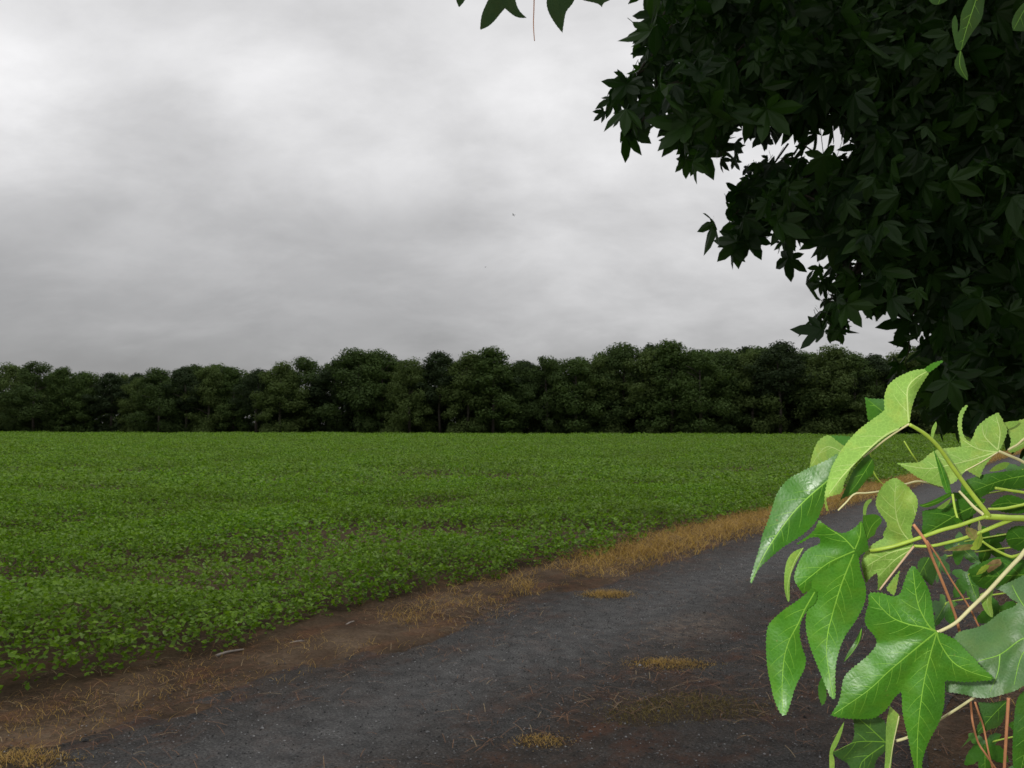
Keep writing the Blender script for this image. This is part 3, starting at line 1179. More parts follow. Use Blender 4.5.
# petioles
pe = -ax * (r.uniform(.02, .075, n) * (r.random(n) < .6))[:, None] + np.column_stack([r.normal(0, .008, n), r.normal(0, .008, n), r.uniform(.0, .015, n)])
wv = sd * .0011
P = np.stack([LP - wv, LP + wv, LP + pe + wv, LP + pe - wv], 1).reshape(-1, 3)
CQ = np.arange(len(P)).reshape(-1, 4) + base
CV.append(P)
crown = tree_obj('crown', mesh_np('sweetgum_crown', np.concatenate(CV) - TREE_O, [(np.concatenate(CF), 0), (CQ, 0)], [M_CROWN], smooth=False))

# trunk and limbs
tree_obj('trunk', tubes_mesh('sweetgum_trunk', [(smooth_path([(0, 0, -.15), (.03, .02, .4), (-.02, .05, 2.2), (.05, .1, 4.4), (.0, .2, 6.6)], 4), list(np.linspace(.24, .07, 17)), 12)], M_BARK))


def limb(pts, r0, r1, twigs, seed):
    rr = random.Random(seed)
    pw = [np.array(at_px(*p)) - TREE_O if len(p) == 3 else np.array(p[:3]) for p in pts]
    path = smooth_path(pw, 5)
    tb = [(path, list(np.linspace(r0, r1, len(path))), 8)]
    for q in range(twigs):
        i = rr.randrange(len(path) // 4, len(path) - 1)
        p = path[i]
        d = np.array([rr.uniform(-.6, .6), rr.uniform(-.8, .8), rr.uniform(-.1, .7)])
        d = d / np.linalg.norm(d) * rr.uniform(.12, .28)
        tb.append(([p, p + d * .5 + np.array([0, 0, .03]), p + d + np.array([0, 0, -.05])], [.006, .004, .002], 5))
    return tree_obj('limb', tubes_mesh('limb', tb, M_BARK))


for sp_ in SPRAY:
    pw_ = smooth_path([np.array(at_px(*q_)) - TREE_O for q_ in sp_], 4)
    tree_obj('twig', tubes_mesh('twig', [(pw_, list(np.linspace(.004, .0012, len(pw_))), 5)], M_BARK))
limb([(-.02, .05, 2.2, 0), (1010, 40, 3.2), (880, 20, 3.0), (760, 60, 2.8), (640, 95, 2.7)], .07, .006, 16, 1)
limb([(0, .05, 2.0, 0), (1020, 230, 3.4), (900, 210, 3.1), (800, 190, 2.9), (745, 215, 2.8)], .05, .005, 14, 2)
limb([(0, .04, 2.4, 0), (960, 150, 3.6), (880, 240, 3.2), (846, 290, 3.0), (832, 325, 2.95)], .045, .004, 10, 3)
limb([(0, .04, 1.7, 0), (1040, 330, 3.3), (985, 370, 3.0), (940, 410, 2.9)], .04, .004, 8, 4)
limb([(.05, .1, 4.0, 0), (980, -250, 3.0), (760, -200, 2.6), (600, -110, 2.1)], .06, .006, 12, 5)
limb([(.0, .1, 3.0, 0), (1100, -60, 2.4), (1020, -50, 1.7), (985, -30, 1.38)], .04, .004, 4, 6)


# ------------------------------------------------------------------ traced close leaves
def chaikin(poly, closed=True):
    out = []
    n = len(poly)
    P = [np.array(p, float) for p in poly]
    for i in range(n):
        a, b, c = P[i - 1], P[i], P[(i + 1) % n]
        u1, u2 = b - a, c - b
        l1, l2 = np.linalg.norm(u1), np.linalg.norm(u2)
        cs = (u1 @ u2) / (l1 * l2 + 1e-9)
        if cs < .35:
            out.append(b)                          # keep tips and notches sharp
        else:
            out += [b - u1 * .25, b + u2 * .25]
    return out


def resample(poly, step, serr, rr):
    """even steps along the whole outline, with small forward-leaning teeth"""
    P = [np.array(p, float) for p in poly] + [np.array(poly[0], float)]
    seg = [np.linalg.norm(P[i + 1] - P[i]) for i in range(len(P) - 1)]
    cum = np.concatenate([[0], np.cumsum(seg)])
    n = max(8, int(cum[-1] / step))
    n -= n % 2
    out = []
    for q in range(n):
        t = cum[-1] * q / n
        i = min(int(np.searchsorted(cum, t, 'right')) - 1, len(seg) - 1)
        f = (t - cum[i]) / (seg[i] + 1e-9)
        p = P[i] + (P[i + 1] - P[i]) * f
        d = (P[i + 1] - P[i]) / (seg[i] + 1e-9)
        nn = np.array([d[1], -d[0]])
        if serr:
            p = p + nn * serr * (.55 if q % 2 else -.45) * rr.uniform(.5, 1.2)
        out.append(p)
    # the traced tips and notches must not be cut off
    return out


class Shape:
    """depth of a leaf's surface under each pixel: a tilted, gently waved sheet with a fold along its main vein"""
    def __init__(s, polys, d, gx, gy, fold, veins, wave, seed, curl=0.):
        A = np.array([p for q in polys for p in q], float)
        s.cx, s.cy = A.mean(0)
        s.d, s.gx, s.gy, s.fold, s.veins, s.wave = d, gx, gy, fold, veins, wave
        s.curl = curl
        rr = random.Random(seed)
        s.ph = [rr.uniform(0, 6.28) for _ in range(4)]

    def __call__(s, x, y):
        x, y = np.asarray(x, float), np.asarray(y, float)
        D = s.d + s.gx * (x - s.cx) / 100 + s.gy * (y - s.cy) / 100 + s.curl * ((y - s.cy) / 100) ** 2
        if s.fold and s.veins:
            dist = np.full(x.shape, 1e9)
            for v in s.veins:
                dist = np.minimum(dist, poly_dist(x, y, v, False))
            D = D + s.fold * (np.sqrt(dist ** 2 + 9) - 3) / 100
        D = D + s.wave * (np.sin(x / 9.5 + s.ph[0]) * np.cos(y / 12 + s.ph[1]) + .6 * np.sin((x + y) / 17 + s.ph[2]) + .5 * np.sin((x - y) / 5.5 + s.ph[3]) * .5)
        return D


def vein_strip(path, w0, w1, sh, lift):
    P = [np.array(p, float) for p in path]
    V, Q = [], []
    n = len(P)
    for i, p in enumerate(P):
        t = P[min(i + 1, n - 1)] - P[max(i - 1, 0)]
        t /= np.linalg.norm(t) + 1e-9
        nn = np.array([-t[1], t[0]])
        w = w0 + (w1 - w0) * i / max(1, n - 1)
        for sg, lf in ((-1, .3), (0, 1), (1, .3)):
            q = p + nn * w * .5 * sg
            D = float(sh(q[0], q[1])) - lift * lf
            V.append(tuple(at_px(q[0], q[1], D)))
    for i in range(n - 1):
        a = i * 3
        Q += [(a, a + 3, a + 4, a + 1), (a + 1, a + 4, a + 5, a + 2)]
    return V, Q


def close_leaf(polys, d, gx=0., gy=0., fold=0., veins=(), mat=None, back=None, parent=None, wave=.0012, serr=.9, vw=1.6, seed=0, step=1.9,
               label=None, offs=None, vein_mat=None, side=True, curl=0.):
    """one leaf: traced outline (pixels) laid on a sheet in space about d metres away"""
    rr = random.Random(seed)
    sh = Shape(polys, d, gx, gy, fold, [v for v in veins], wave, seed, curl)
    V, Tm, VQ = [], [], []
    for pi, poly in enumerate(polys):
        off = offs[pi] if offs else 0.0
        out = resample(chaikin(chaikin(poly)), step, serr, rr)
        n = len(out)
        xs = np.array([p[0] for p in out]); ys = np.array([p[1] for p in out])
        gxs, gys = np.meshgrid(np.arange(xs.min() + 1, xs.max(), 4.5), np.arange(ys.min() + 1, ys.max(), 4.5))
        gxs = gxs.ravel() + np.array([rr.uniform(-1, 1) for _ in range(gxs.size)])
        gys = gys.ravel() + np.array([rr.uniform(-1, 1) for _ in range(gys.size)])
        pl = [tuple(p) for p in out]
        ok = in_poly(gxs, gys, pl)
        ok &= poly_dist(gxs, gys, pl) > 1.8
        pts = [Vector((float(a), float(b))) for a, b in pl] + [Vector((float(a), float(b))) for a, b in zip(gxs[ok], gys[ok])]
        res = delaunay_2d_cdt(pts, [], [list(range(n))], 1, 1e-4)
        vs, fs = res[0], res[2]
        base = len(V)
        vx = np.array([v.x for v in vs]); vy = np.array([v.y for v in vs])
        D = sh(vx, vy) + off
        V += [tuple(p) for p in at_px_np(vx, vy, D)]
        for f in fs:
            f = list(f)
            a, b, c = vs[f[0]], vs[f[1]], vs[f[2]]
            cr = (b.x - a.x) * (c.y - a.y) - (b.y - a.y) * (c.x - a.x)
            if cr > 0:                     # pixel y runs down: turn the faces towards the camera side
                f.reverse()
            for j in range(1, len(f) - 1):
                Tm.append((base + f[0], base + f[j], base + f[j + 1]))
        # side veins
        for v in veins:
            path = [np.array(p, float) for p in smooth_path(v, 6)]
            vis = [p for p in path if in_poly(np.array([p[0]]), np.array([p[1]]), pl)[0]]
            if len(vis) < 3:
                continue
            shl = (lambda X, Y, off=off: sh(X, Y) + off)
            vv_, q_ = vein_strip(vis, vw * .85, vw * .3, shl, .00022)
            b0 = ('v', len(VQ))
            VQ.append((vv_, q_))
            if not side:
                continue
            acc, nxt, sgn = 0, 9, 1
            for i in range(1, len(vis) - 2):
                acc += np.linalg.norm(vis[i] - vis[i - 1])
                if acc > nxt:
                    nxt += rr.uniform(6, 9)
                    sgn = -sgn
                    t = vis[i + 1] - vis[i]
                    t /= np.linalg.norm(t) + 1e-9
                    ang = sgn * math.radians(rr.uniform(42, 56))
                    p = vis[i].copy()
                    sp = [p.copy()]
                    dirv = np.array([t[0] * math.cos(ang) - t[1] * math.sin(ang), t[0] * math.sin(ang) + t[1] * math.cos(ang)])
                    for j in range(9):
                        dirv = dirv + t * .07
                        dirv /= np.linalg.norm(dirv)
                        p = p + dirv * 2.6
                        if not in_poly(np.array([p[0]]), np.array([p[1]]), pl)[0] or poly_dist(np.array([p[0]]), np.array([p[1]]), pl)[0] < 2:
                            break
                        sp.append(p.copy())
                    if len(sp) > 2:
                        VQ.append(vein_strip(sp, .5, .2, shl, .00012))
    nv = len(V)
    camp = np.array([0, 0, CAM_H])
    Vf = np.array(V)
    away = Vf - camp
    Vb = Vf + away / np.linalg.norm(away, axis=1)[:, None] * .00025
    Tf = np.array(Tm)
    # boundary edges carry the cut edge
    e_ = np.concatenate([Tf[:, [0, 1]], Tf[:, [1, 2]], Tf[:, [2, 0]]])
    es = {}
    for a, b in e_:
        es[(int(a), int(b))] = 1
    rim = [(a, b) for (a, b) in es if (b, a) not in es]
    ra = np.array(rim)
    Vr = np.concatenate([Vf[ra[:, 0]], Vf[ra[:, 1]], Vb[ra[:, 1]], Vb[ra[:, 0]]])
    m_ = len(ra)
    Qr = np.stack([np.arange(m_) + m_, np.arange(m_), np.arange(m_) + 3 * m_, np.arange(m_) + 2 * m_], 1) + 2 * nv
    o_me = mesh_np('leaf', np.concatenate([Vf, Vb, Vr]), [(Tf, 0), (Tf[:, ::-1] + nv, 1), (Qr, 2)], [mat, back or M_LEAF_UNDER, M_RIM])
    o = obj('leaf', o_me, parent)
    if VQ:
        V2, Q2 = [], []
        for vv_, q_ in VQ:
            b = len(V2)
            V2 += vv_
            Q2 += [tuple(i + b for i in f) for f in q_]
        vo = obj('veins', mesh_np('leaf_veins', V2, [(Q2, 0)], [vein_mat or (M_VEIN_PALE if mat is M_LEAF_UNDER else M_VEIN)]), o)
    if label:
        o['label'] = label
    return o


def px_tube(name, pts, w0, w1, mat, parent=None, n=6):
    """a round stem through (x, y, depth) points; widths in pixels"""
    path = smooth_path(pts, n)
    P = [np.array(at_px(*p)) for p in path]
    m = len(P)
    rad = [max(.0002, (w0 + (w1 - w0) * i / (m - 1)) * .44 * path[i][2] / F_PX) for i in range(m)]
    return obj(name, tubes_mesh(name, [(P, rad, 8)], mat), parent)


br = empty('leafy_branch', (0, 0, 0))
tag(br, 'bright flash-lit branch of star-shaped green leaves in front of the lane', 'leafy branch')
U = M_LEAF_UNDER
TP = M_LEAF_TOP
DP = M_LEAF_DEEP

# A: tall pale leaf seen from below
close_leaf([[(938, 366), (930, 371), (926, 378), (922, 384), (917.5, 391), (912.5, 404.5), (910.5, 414), (909.5, 424), (906, 425), (901, 427), (886, 436), (874, 445), (863, 455), (854, 464), (850, 470), (844.6, 481),
              (843, 489), (841, 494), (831, 496), (826, 498), (827, 505), (829, 511), (826.5, 511), (824.5, 505), (824.5, 494), (827, 483), (829, 475), (832, 466), (836, 459), (842, 449),
              (848, 441), (856, 432), (862, 427), (870, 421), (880, 414), (885, 410), (884, 402), (884.5, 394), (887, 387), (890, 383), (896, 378), (905, 373.5), (914, 370), (923, 369), (931, 368)]],
           .705, .012, -.012, .09, [[(909, 424), (907.6, 405), (908, 388), (916, 378), (930, 370)], [(909, 424), (886, 435), (869, 449), (853, 465), (841, 478), (829, 494)]],
           U, TP, br, seed=1, vw=2.2, wave=.0016, label='tall pale leaf seen from below, its tip pointing up')
close_leaf([[(945, 360), (938, 361), (930, 364), (924, 369), (928, 372.5), (931, 371.5), (938, 366)]], .700, .02, .02, 0, (), TP, U, br, seed=2)
# B: dark glossy leaf on the left
close_leaf([[(838, 452), (831.5, 457.5), (819, 464), (808, 468), (801.5, 472), (789, 478), (783, 484), (776.5, 494), (772, 507.5), (768, 521), (763, 532), (759, 549), (755, 562.5),
             (749.6, 581), (751, 584), (754, 580), (758, 569), (769, 559), (781.5, 548), (794, 540.6), (804, 534), (813, 525.6), (818, 519), (823, 506), (827, 495), (832, 480), (838, 466)]],
           .735, -.018, .002, .035, [[(830, 479), (825, 483), (806.5, 499), (791.5, 515), (776.5, 535.5), (766.5, 551), (758, 567), (751, 582)]], DP, U, br, seed=3, vw=1.8, curl=-.02, serr=1.15,
           label='dark glossy leaf with a pale midrib, farthest left on the branch')
# C, D: leaf behind them
close_leaf([[(809.5, 468.5), (811.5, 457), (815, 446), (820, 438.5), (828, 434.5), (832.5, 437), (846, 446), (846, 458), (832, 460), (819, 465)]], .775, .06, -.05, .03, [[(842, 452), (826, 447), (812, 464)]],
           U, TP, br, seed=4, vw=1.0)
close_leaf([[(831, 435.5), (848, 436), (856, 438), (850, 448), (844, 446), (837, 441)]], .782, 0, 0, 0, (), DP, U, br, seed=5)
# E
close_leaf([[(865, 397), (868, 398.5), (882, 399), (890, 399), (891, 414), (875, 419), (868, 421), (866.5, 410)]], .75, .04, 0, .04, [[(888, 416), (868, 400)]], DP, U, br, seed=6, vw=.8)
# F: pale lobed leaf at right
close_leaf([[(897, 463), (908, 463), (920, 462.5), (925, 458), (932, 451.5), (940, 449), (952, 447.5), (961.5, 446.5), (960, 438), (957.2, 425), (958.5, 415), (962, 408), (967, 404.6), (968, 406.5), (963.5, 413),
             (961.6, 421.5), (962, 431), (965, 439), (970, 442), (973.5, 436.5), (976, 428), (981, 423), (988.5, 417), (995, 414), (998.5, 412), (1000, 416), (1003, 419), (1003.5, 423),
             (1008, 428.5), (1006.6, 435), (1001.6, 446.5), (999, 451), (994, 455), (990, 459), (983.5, 468), (980, 478), (973.5, 474.5), (966, 470), (958, 480), (950, 485), (940, 487), (926, 481.5), (915, 476), (906, 469)]],
           .805, .0, -.05, .06, [[(999, 451), (976, 458.5), (952, 464.5), (927, 468.5), (901, 464.5)], [(998, 450), (985, 437), (982, 425)], [(998, 449), (1000, 432), (996, 416)], [(997, 452), (978, 449), (963, 440)],
                                 [(996, 453), (978, 464), (960, 474)]], U, TP, br, seed=7, vw=1.6, wave=.001, label='pale lobed leaf seen from below, left tip over the lane')
# G: thin young blades
close_leaf([[(936, 421.5), (937.2, 425), (936, 429), (934, 434), (933, 440), (931.6, 439), (931, 433), (932, 427)]], .76, 0, 0, 0, (), U, TP, br, seed=8, serr=.1, step=1.5)
close_leaf([[(933, 446), (934.5, 452), (942, 464), (948.5, 480), (951.5, 492), (946, 493.5), (942, 484.5), (939, 472), (936.5, 462), (934, 452)]], .765, .02, 0, .1, [[(934, 449), (941, 468), (948, 491)]], TP, U, br,
           seed=9, vw=.8, serr=.15, side=False)
# H: oval pale leaf in the middle
close_leaf([[(895, 477), (885, 482), (879, 490.5), (875.6, 500.5), (876, 508), (882.5, 517), (887.5, 523), (886, 529), (882.5, 534), (884, 538), (877.5, 541), (870, 546), (866, 551), (862.5, 558),
             (861, 564), (863, 573), (866, 583), (870, 578), (877, 572.5), (878, 578), (877.5, 590.5), (880.5, 590.5), (897.5, 566.5), (914, 548), (912.5, 536), (910.6, 528), (915, 518), (918, 507), (917.5, 497),
             (912.5, 492), (907.5, 485.5), (900, 480)]], .775, -.03, .03, .06, [[(914, 546), (900, 528), (895, 505), (896, 482)], [(913, 547), (890, 553), (867, 566)], [(912, 549), (895, 560), (879, 576)], [(914, 545), (916, 520), (913, 505)]],
           U, TP, br, seed=10, vw=1.5, wave=.001, label='oval pale leaf seen from below in the middle of the branch')
close_leaf([[(900, 570.5), (898, 580), (895, 595), (892.5, 595.5), (886, 588.6), (893, 578)]], .785, 0, 0, 0, (), U, TP, br, seed=11)
px_tube('petiole', [(914, 546, .765), (897, 567.5, .77), (879.5, 590, .772)], 2.6, 1.8, M_PINK, br)
# I: bright hanging leaf with long lobes
close_leaf([[(819, 520), (824, 524), (839, 534), (849, 532), (859, 524), (861.5, 520), (864, 528), (867, 539), (869, 550), (861, 554), (858.5, 559), (854, 566), (838, 582), (818, 592), (809, 590), (803, 594), (794, 581), (794, 575),
             (799, 561), (806.5, 549), (816.5, 545.5), (820.5, 543), (820, 538), (812, 536), (799, 544.5), (796, 544), (814, 532)]],
           .725, .02, .02, .05, [[(854.5, 551), (834, 560), (824, 566), (810, 577), (799, 586)], [(854, 549), (843, 537.5), (826, 527)], [(855, 549), (860, 536), (861, 523)]], TP, U, br, seed=12, vw=1.7,
           label='bright green leaf with upcurled lobes, folded above two hanging tips')
close_leaf([[(812, 588), (818, 592), (816, 604), (808, 608), (805.5, 612.5), (800.5, 622), (799, 634), (802.5, 649), (806.5, 659), (804.5, 670), (795.5, 685), (788, 712), (784.5, 716), (781.5, 715), (777, 707), (773, 696), (771, 685),
             (768, 672.5), (766.3, 656), (766, 636), (768, 625), (773, 619), (786.5, 607.5), (798, 600.5)]], .712, -.022, .008, .035, [[(816, 590), (805, 609), (798, 624), (789, 641), (784, 660), (782, 690), (783, 713)]], TP, U, br, seed=13, vw=1.6, curl=-.03,
           serr=1.15, label='bright hanging lobe, left one of the pair of long tips')
close_leaf([[(856, 552), (859.5, 560), (860, 570), (866, 585), (866, 596), (864, 606), (855, 622.5), (846.5, 633), (840, 647.5), (836.5, 660), (835, 675), (835.6, 690), (835.6, 697), (834, 699.5), (830, 697), (825, 684.5),
             (819, 670), (814, 657.5), (808, 641), (805.3, 625), (806.5, 612.5), (808, 600), (812.5, 589), (811, 580), (816.5, 574.5), (830, 567), (846, 556)]], .698, -.028, .010, .022,
           [[(855, 551), (844, 577.5), (838, 595), (832, 616), (828, 632), (826.5, 650), (828, 667), (833, 697)]], TP, U, br, seed=14, vw=1.7, curl=-.03, serr=1.15, label='long bright leaf hanging tip down left of the large star-shaped leaf')
# K, L
close_leaf([[(804, 547.5), (794, 551), (788, 557.5), (785, 567.5), (784, 580), (784.5, 592), (788, 602.5), (790, 601), (789.6, 590), (790, 577), (793.5, 567.5), (798, 559)]], .755, .05, .0, .05, [[(803, 548), (794, 563), (788, 584), (788.5, 601)]], U, TP, br,
           seed=15, vw=1.0, serr=.3)
close_leaf([[(863, 515.5), (875, 513.6), (881, 517), (882.5, 522), (876, 529), (875, 535.5), (870, 537), (866, 543), (862.5, 534), (859, 528), (862.5, 525.5)]], .742, .08, .05, 0, [[(866, 540), (872, 526), (880, 518)]], TP, U, br, seed=16, vw=1.0, serr=.2)
close_leaf([[(871.5, 498.6), (866, 500.5), (863, 507), (863, 515), (866, 515), (867, 506), (872, 501)]], .745, .1, 0, 0, (), U, TP, br, seed=17, serr=.15, step=1.5)
# M: the large star
close_leaf([[(937, 632), (935, 629.5), (933.5, 614.5), (932, 603), (930, 592), (926, 583), (921, 574.5), (915, 566), (911, 566), (907, 573), (903.5, 583), (901, 593), (896, 596.5), (890, 596), (882.5, 592.5), (870, 592), (868, 596),
             (869, 603), (865, 614), (864.5, 624), (870, 631), (875, 636), (877, 642.5), (875, 647.5), (867.5, 656), (857.5, 664), (850, 670), (844, 676), (842, 685), (840.6, 694.5), (839, 702), (834, 709.5),
             (830.6, 715.5), (837.5, 717.6), (850, 719), (862.5, 719.5), (874, 719), (882.5, 713), (889, 707), (894, 698), (901, 691.5), (902, 697), (902, 709.5), (904, 722), (907.5, 734.5), (910, 749.5), (912.5, 760),
             (916, 774), (918, 784), (921, 774), (923, 757), (928.5, 742), (937, 727), (942, 716), (944, 707), (945, 694.5), (945, 681), (947, 680.3), (958.5, 682), (971, 682), (981, 681), (991, 681), (993.7, 678),
             (991, 674.5), (985, 670), (980, 666), (976, 659.5), (968.5, 653), (962, 646), (956, 639.5), (948.5, 636), (943.5, 633)]], .69, -.015, .012, .035,
           [[(936.5, 632), (919, 646), (901, 661), (887.5, 672.5), (867.5, 691), (834, 714)], [(937, 632), (934, 642), (929, 660), (923, 688), (918, 730), (917, 776)], [(936, 631), (930, 627), (922.5, 615), (917, 600), (913, 570)],
            [(935, 631), (922, 627), (907.5, 624), (890, 616), (871, 596)], [(937, 632), (940, 643), (952, 661), (968, 671), (991, 678)]], TP, U, br, seed=18, vw=1.9, serr=1.15, wave=.0009,
           label='largest leaf, a five-pointed green star facing the camera')
# N: greyish broad leaf at right edge
close_leaf([[(946, 660), (953, 642), (956, 633), (963, 630.5), (971, 629), (986, 624.5), (995, 616), (1002, 611), (1016, 606), (1018, 602), (1011, 599.5), (1005, 592), (994, 588.5), (1003, 585), (1014, 580), (1030, 572), (1070, 590), (1078, 640), (1050, 676),
             (1024, 685), (1016, 691), (1002, 694.5), (991, 698), (976, 698), (967, 695), (956, 693), (946, 692), (945.5, 682)]], .755, -.03, -.035, .02,
           [[(1040, 634), (1021, 639.5), (1000, 654.5), (977, 662), (958, 676)], [(1040, 634), (1022, 655), (1014, 685)], [(1042, 632), (1020, 600), (1012, 585)], [(1000, 654), (998, 672), (990, 692)]], M_LEAF_GREY, U, br, seed=19, vw=1.6, wave=.0016, serr=.9, side=False,
           label='broad grey-green leaf behind the large star, cut by the picture edge')
close_leaf([[(980, 594.5), (986, 591), (994, 589), (992, 596), (991.5, 604.5), (993.5, 613.5), (992.5, 618), (987, 614.5), (982, 606)]], .748, .05, 0, .08, [[(990, 591), (987, 603), (991, 616)]], U, TP, br, seed=20, vw=.8, serr=.2)
# darker leaves low at the right
close_leaf([[(1016, 699), (1024, 690), (1040, 684), (1056, 720), (1044, 790), (1022, 790), (1012, 770), (1013, 730)]], .80, .03, .0, .04, [[(1042, 690), (1030, 730), (1020, 775)]], DP, U, br, seed=21, vw=1.2)
close_leaf([[(978.5, 702), (991, 703), (1007, 700), (1006, 714), (1000, 727), (988.5, 729.5), (978, 735), (976, 727), (982, 719.5), (980, 712)]], .84, .02, 0, .04, [[(1006, 702), (994, 714), (978, 732)]], M_LEAF_GREY, U, br, seed=22, vw=1.0)
close_leaf([[(982, 727), (972, 733), (962, 747), (960, 749), (970, 740), (980, 735)]], .845, 0, 0, 0, (), M_LEAF_GREY, U, br, seed=23, serr=.1)
# low leaves below the star
close_leaf([[(853, 716), (882, 716), (887, 726), (886.5, 742), (885, 753), (876, 758), (872, 780), (852, 780), (850, 764), (837.5, 758), (831.5, 752), (842, 750), (852, 743), (855, 734)]], .80, .02, .02, .05,
           [[(886, 742), (856, 742), (834, 752)], [(884, 745), (862, 762), (860, 778)], [(884, 741), (870, 728), (858, 718)]], M_LEAF_GREY, DP, br, seed=24, vw=1.3)
close_leaf([[(844.5, 721), (840, 728), (835, 738), (830, 748), (829, 760), (830, 776), (834, 776), (835, 759.5), (832, 753), (837, 746), (842, 733)]], .79, 0, 0, 0, (), U, DP, br, seed=25, serr=.1)
close_leaf([[(890, 706), (896, 712), (900.5, 716), (896.5, 731), (892.5, 749.5), (890, 778), (884, 778), (885.6, 749.5), (886, 722)]], .765, -.05, 0, .1, [[(899, 716), (893, 745), (888.5, 775)]], U, DP, br, seed=26, vw=1.3, serr=.2, vein_mat=M_CREAM, side=False)
close_leaf([[(826, 668), (818, 684), (818, 696), (822, 706), (827, 700), (826, 688)]], .80, 0, 0, 0, (), DP, DP, br, seed=27)
close_leaf([[(862, 627), (856, 640), (848, 652), (843, 663), (851, 655), (858, 645), (862, 636)]], .80, 0, 0, .1, [[(861.5, 629), (857, 645), (845, 661)]], DP, U, br, seed=28, serr=.1, vw=.9, side=False)
# leaves behind the stems
close_leaf([[(960, 484), (966, 480), (983.5, 474), (1008.5, 471), (1034, 468), (1038, 488), (1016, 489), (996, 488.5), (984, 496), (972, 502), (962, 498)]], .84, .0, .05, .04, [[(1034, 474), (1000, 481), (966, 494)]], DP, U, br, seed=29, vw=1.2,
           label='dark green leaf lying above the main stem')
close_leaf([[(1007, 432), (1012, 424), (1018, 420), (1036, 417), (1040, 442), (1024, 447), (1014, 453), (1008, 452), (1012, 440)]], .87, .0, .0, .04, [[(1036, 436), (1020, 445), (1009, 451)]], U, TP, br, seed=30, vw=1.4)
close_leaf([[(1003, 423), (1010, 421), (1020, 421), (1016, 426), (1008, 429)]], .84, 0, 0, 0, (), U, TP, br, seed=31, serr=.2)
close_leaf([[(989, 471.5), (994, 466), (1004, 461.5), (1010, 463), (1006, 468.5), (997, 471.5)]], .86, 0, .05, 0, (), U, TP, br, seed=32, serr=.2)
close_leaf([[(921, 536), (923, 522), (922, 511), (932, 509), (948, 505), (966, 496), (986, 499), (978, 512), (962, 522), (946, 528), (932, 534)]], .83, .02, .05, .04, [[(984, 502), (960, 513), (940, 525), (924, 535)]], DP, U, br, seed=33, vw=1.5,
           vein_mat=M_VEIN)
close_leaf([[(986, 560), (1000, 556), (1034, 560), (1044, 590), (1012, 594), (994, 586), (984, 590), (972, 582), (968, 570)]], .86, .0, .05, .05, [[(1036, 574), (1000, 576), (972, 576)]], DP, U, br, seed=34, vw=1.1)
close_leaf([[(918, 560), (926, 556), (936, 560), (938, 572), (932, 586), (924, 580), (917, 570)]], .84, 0, .05, .04, [[(930, 556), (921, 572), (920, 578)]], M_LEAF_GREY, U, br, seed=35, vw=.9)
close_leaf([[(1000, 497), (1010, 494), (1026, 500), (1034, 512), (1016, 514), (1000, 512), (990, 506)]], .86, 0, .06, .04, [[(1030, 506), (1008, 503), (992, 506)]], DP, U, br, seed=36, vw=1.0)
close_leaf([[(1006, 530), (1020, 524), (1040, 532), (1040, 552), (1018, 552), (1006, 544)]], .87, .0, .06, .04, [[(1038, 540), (1020, 538), (1006, 540)]], DP, U, br, seed=37, vw=1.0)
close_leaf([[(868, 454), (874, 460), (874, 474), (867, 478), (861, 487), (855, 494), (848, 496), (840, 500), (837, 508), (842, 496), (848, 483), (852, 472), (860, 462)]], .80, .05, .02, .03, [[(872, 460), (858, 482), (842, 502)]], DP, DP, br, seed=38, vw=.8)
close_leaf([[(918.5, 505), (926, 503.5), (940, 497), (951, 491.5), (953, 495), (946, 499), (938, 504), (925, 508.5)]], .765, .0, .08, .1, [[(920, 506.5), (938, 501), (952, 493)]], TP, U, br, seed=39, serr=.15, vw=.8, side=False)
close_leaf([[(936.5, 508), (944, 503), (951.5, 497.5), (949.5, 503), (945, 508), (941, 509.5)]], .76, .0, .08, 0, (), U, TP, br, seed=40, serr=.15)
close_leaf([[(953, 518), (957, 517), (964, 522), (966, 525), (960, 527), (956, 523)]], .745, 0, .1, 0, (), TP, U, br, seed=41, serr=.15)
# more leaves of the branch, deeper in at the right
for q, (lx, ly, ld, ls, la) in enumerate(((968, 575, .93, 30, 200), (1000, 610, .97, 34, 170), (945, 605, 1.0, 26, 150), (1012, 655, .95, 36, 190), (958, 545, 1.02, 28, 230), (1020, 575, 1.0, 34, 200),
                                          (990, 540, 1.05, 30, 160), (1022, 470, 1.02, 34, 210), (985, 745, .98, 36, 180), (1030, 730, 1.0, 40, 200), (965, 500, 1.05, 26, 190), (940, 560, 1.08, 24, 170),
                                          (1060, 520, .95, 44, 200), (1075, 690, .92, 46, 180), (1005, 780, .95, 40, 200), (950, 790, 1.0, 36, 170))):
    rq = random.Random(500 + q)
    pts_ = []
    ca_, sa_ = math.cos(math.radians(la)), math.sin(math.radians(la))
    sq_ = rq.uniform(.55, .95)
    for ux, uy in lobed_outline(rq):
        ux *= sq_
        pts_.append((lx + ls * (ux * ca_ - uy * sa_), ly - ls * (ux * sa_ + uy * ca_)))
    vn_ = [[(lx, ly), (lx + ls * .5 * -sa_, ly - ls * .5 * ca_), (lx + ls * .95 * -sa_, ly - ls * .95 * ca_)]]
    close_leaf([pts_], ld, rq.uniform(-.08, .08), rq.uniform(-.08, .08), .06, vn_, DP, U, br, seed=300 + q, vw=1.0, step=3.2)
    px_tube('petiole', [(lx, ly, ld), (lx + 14, ly - 5, ld), (1060 + q, ly - 20, .97)], 1.4, 2.0, M_STEM, br)
px_tube('stem', [(1094, 565, .80), (1068, 500, .93), (1062, 440, 1.0)], 3, 2, M_STEM, br)
px_tube('stem', [(1110, 600, .81), (1078, 640, .92), (1066, 780, .98), (1066, 900, 1.0)], 4, 2.5, M_STEM, br)
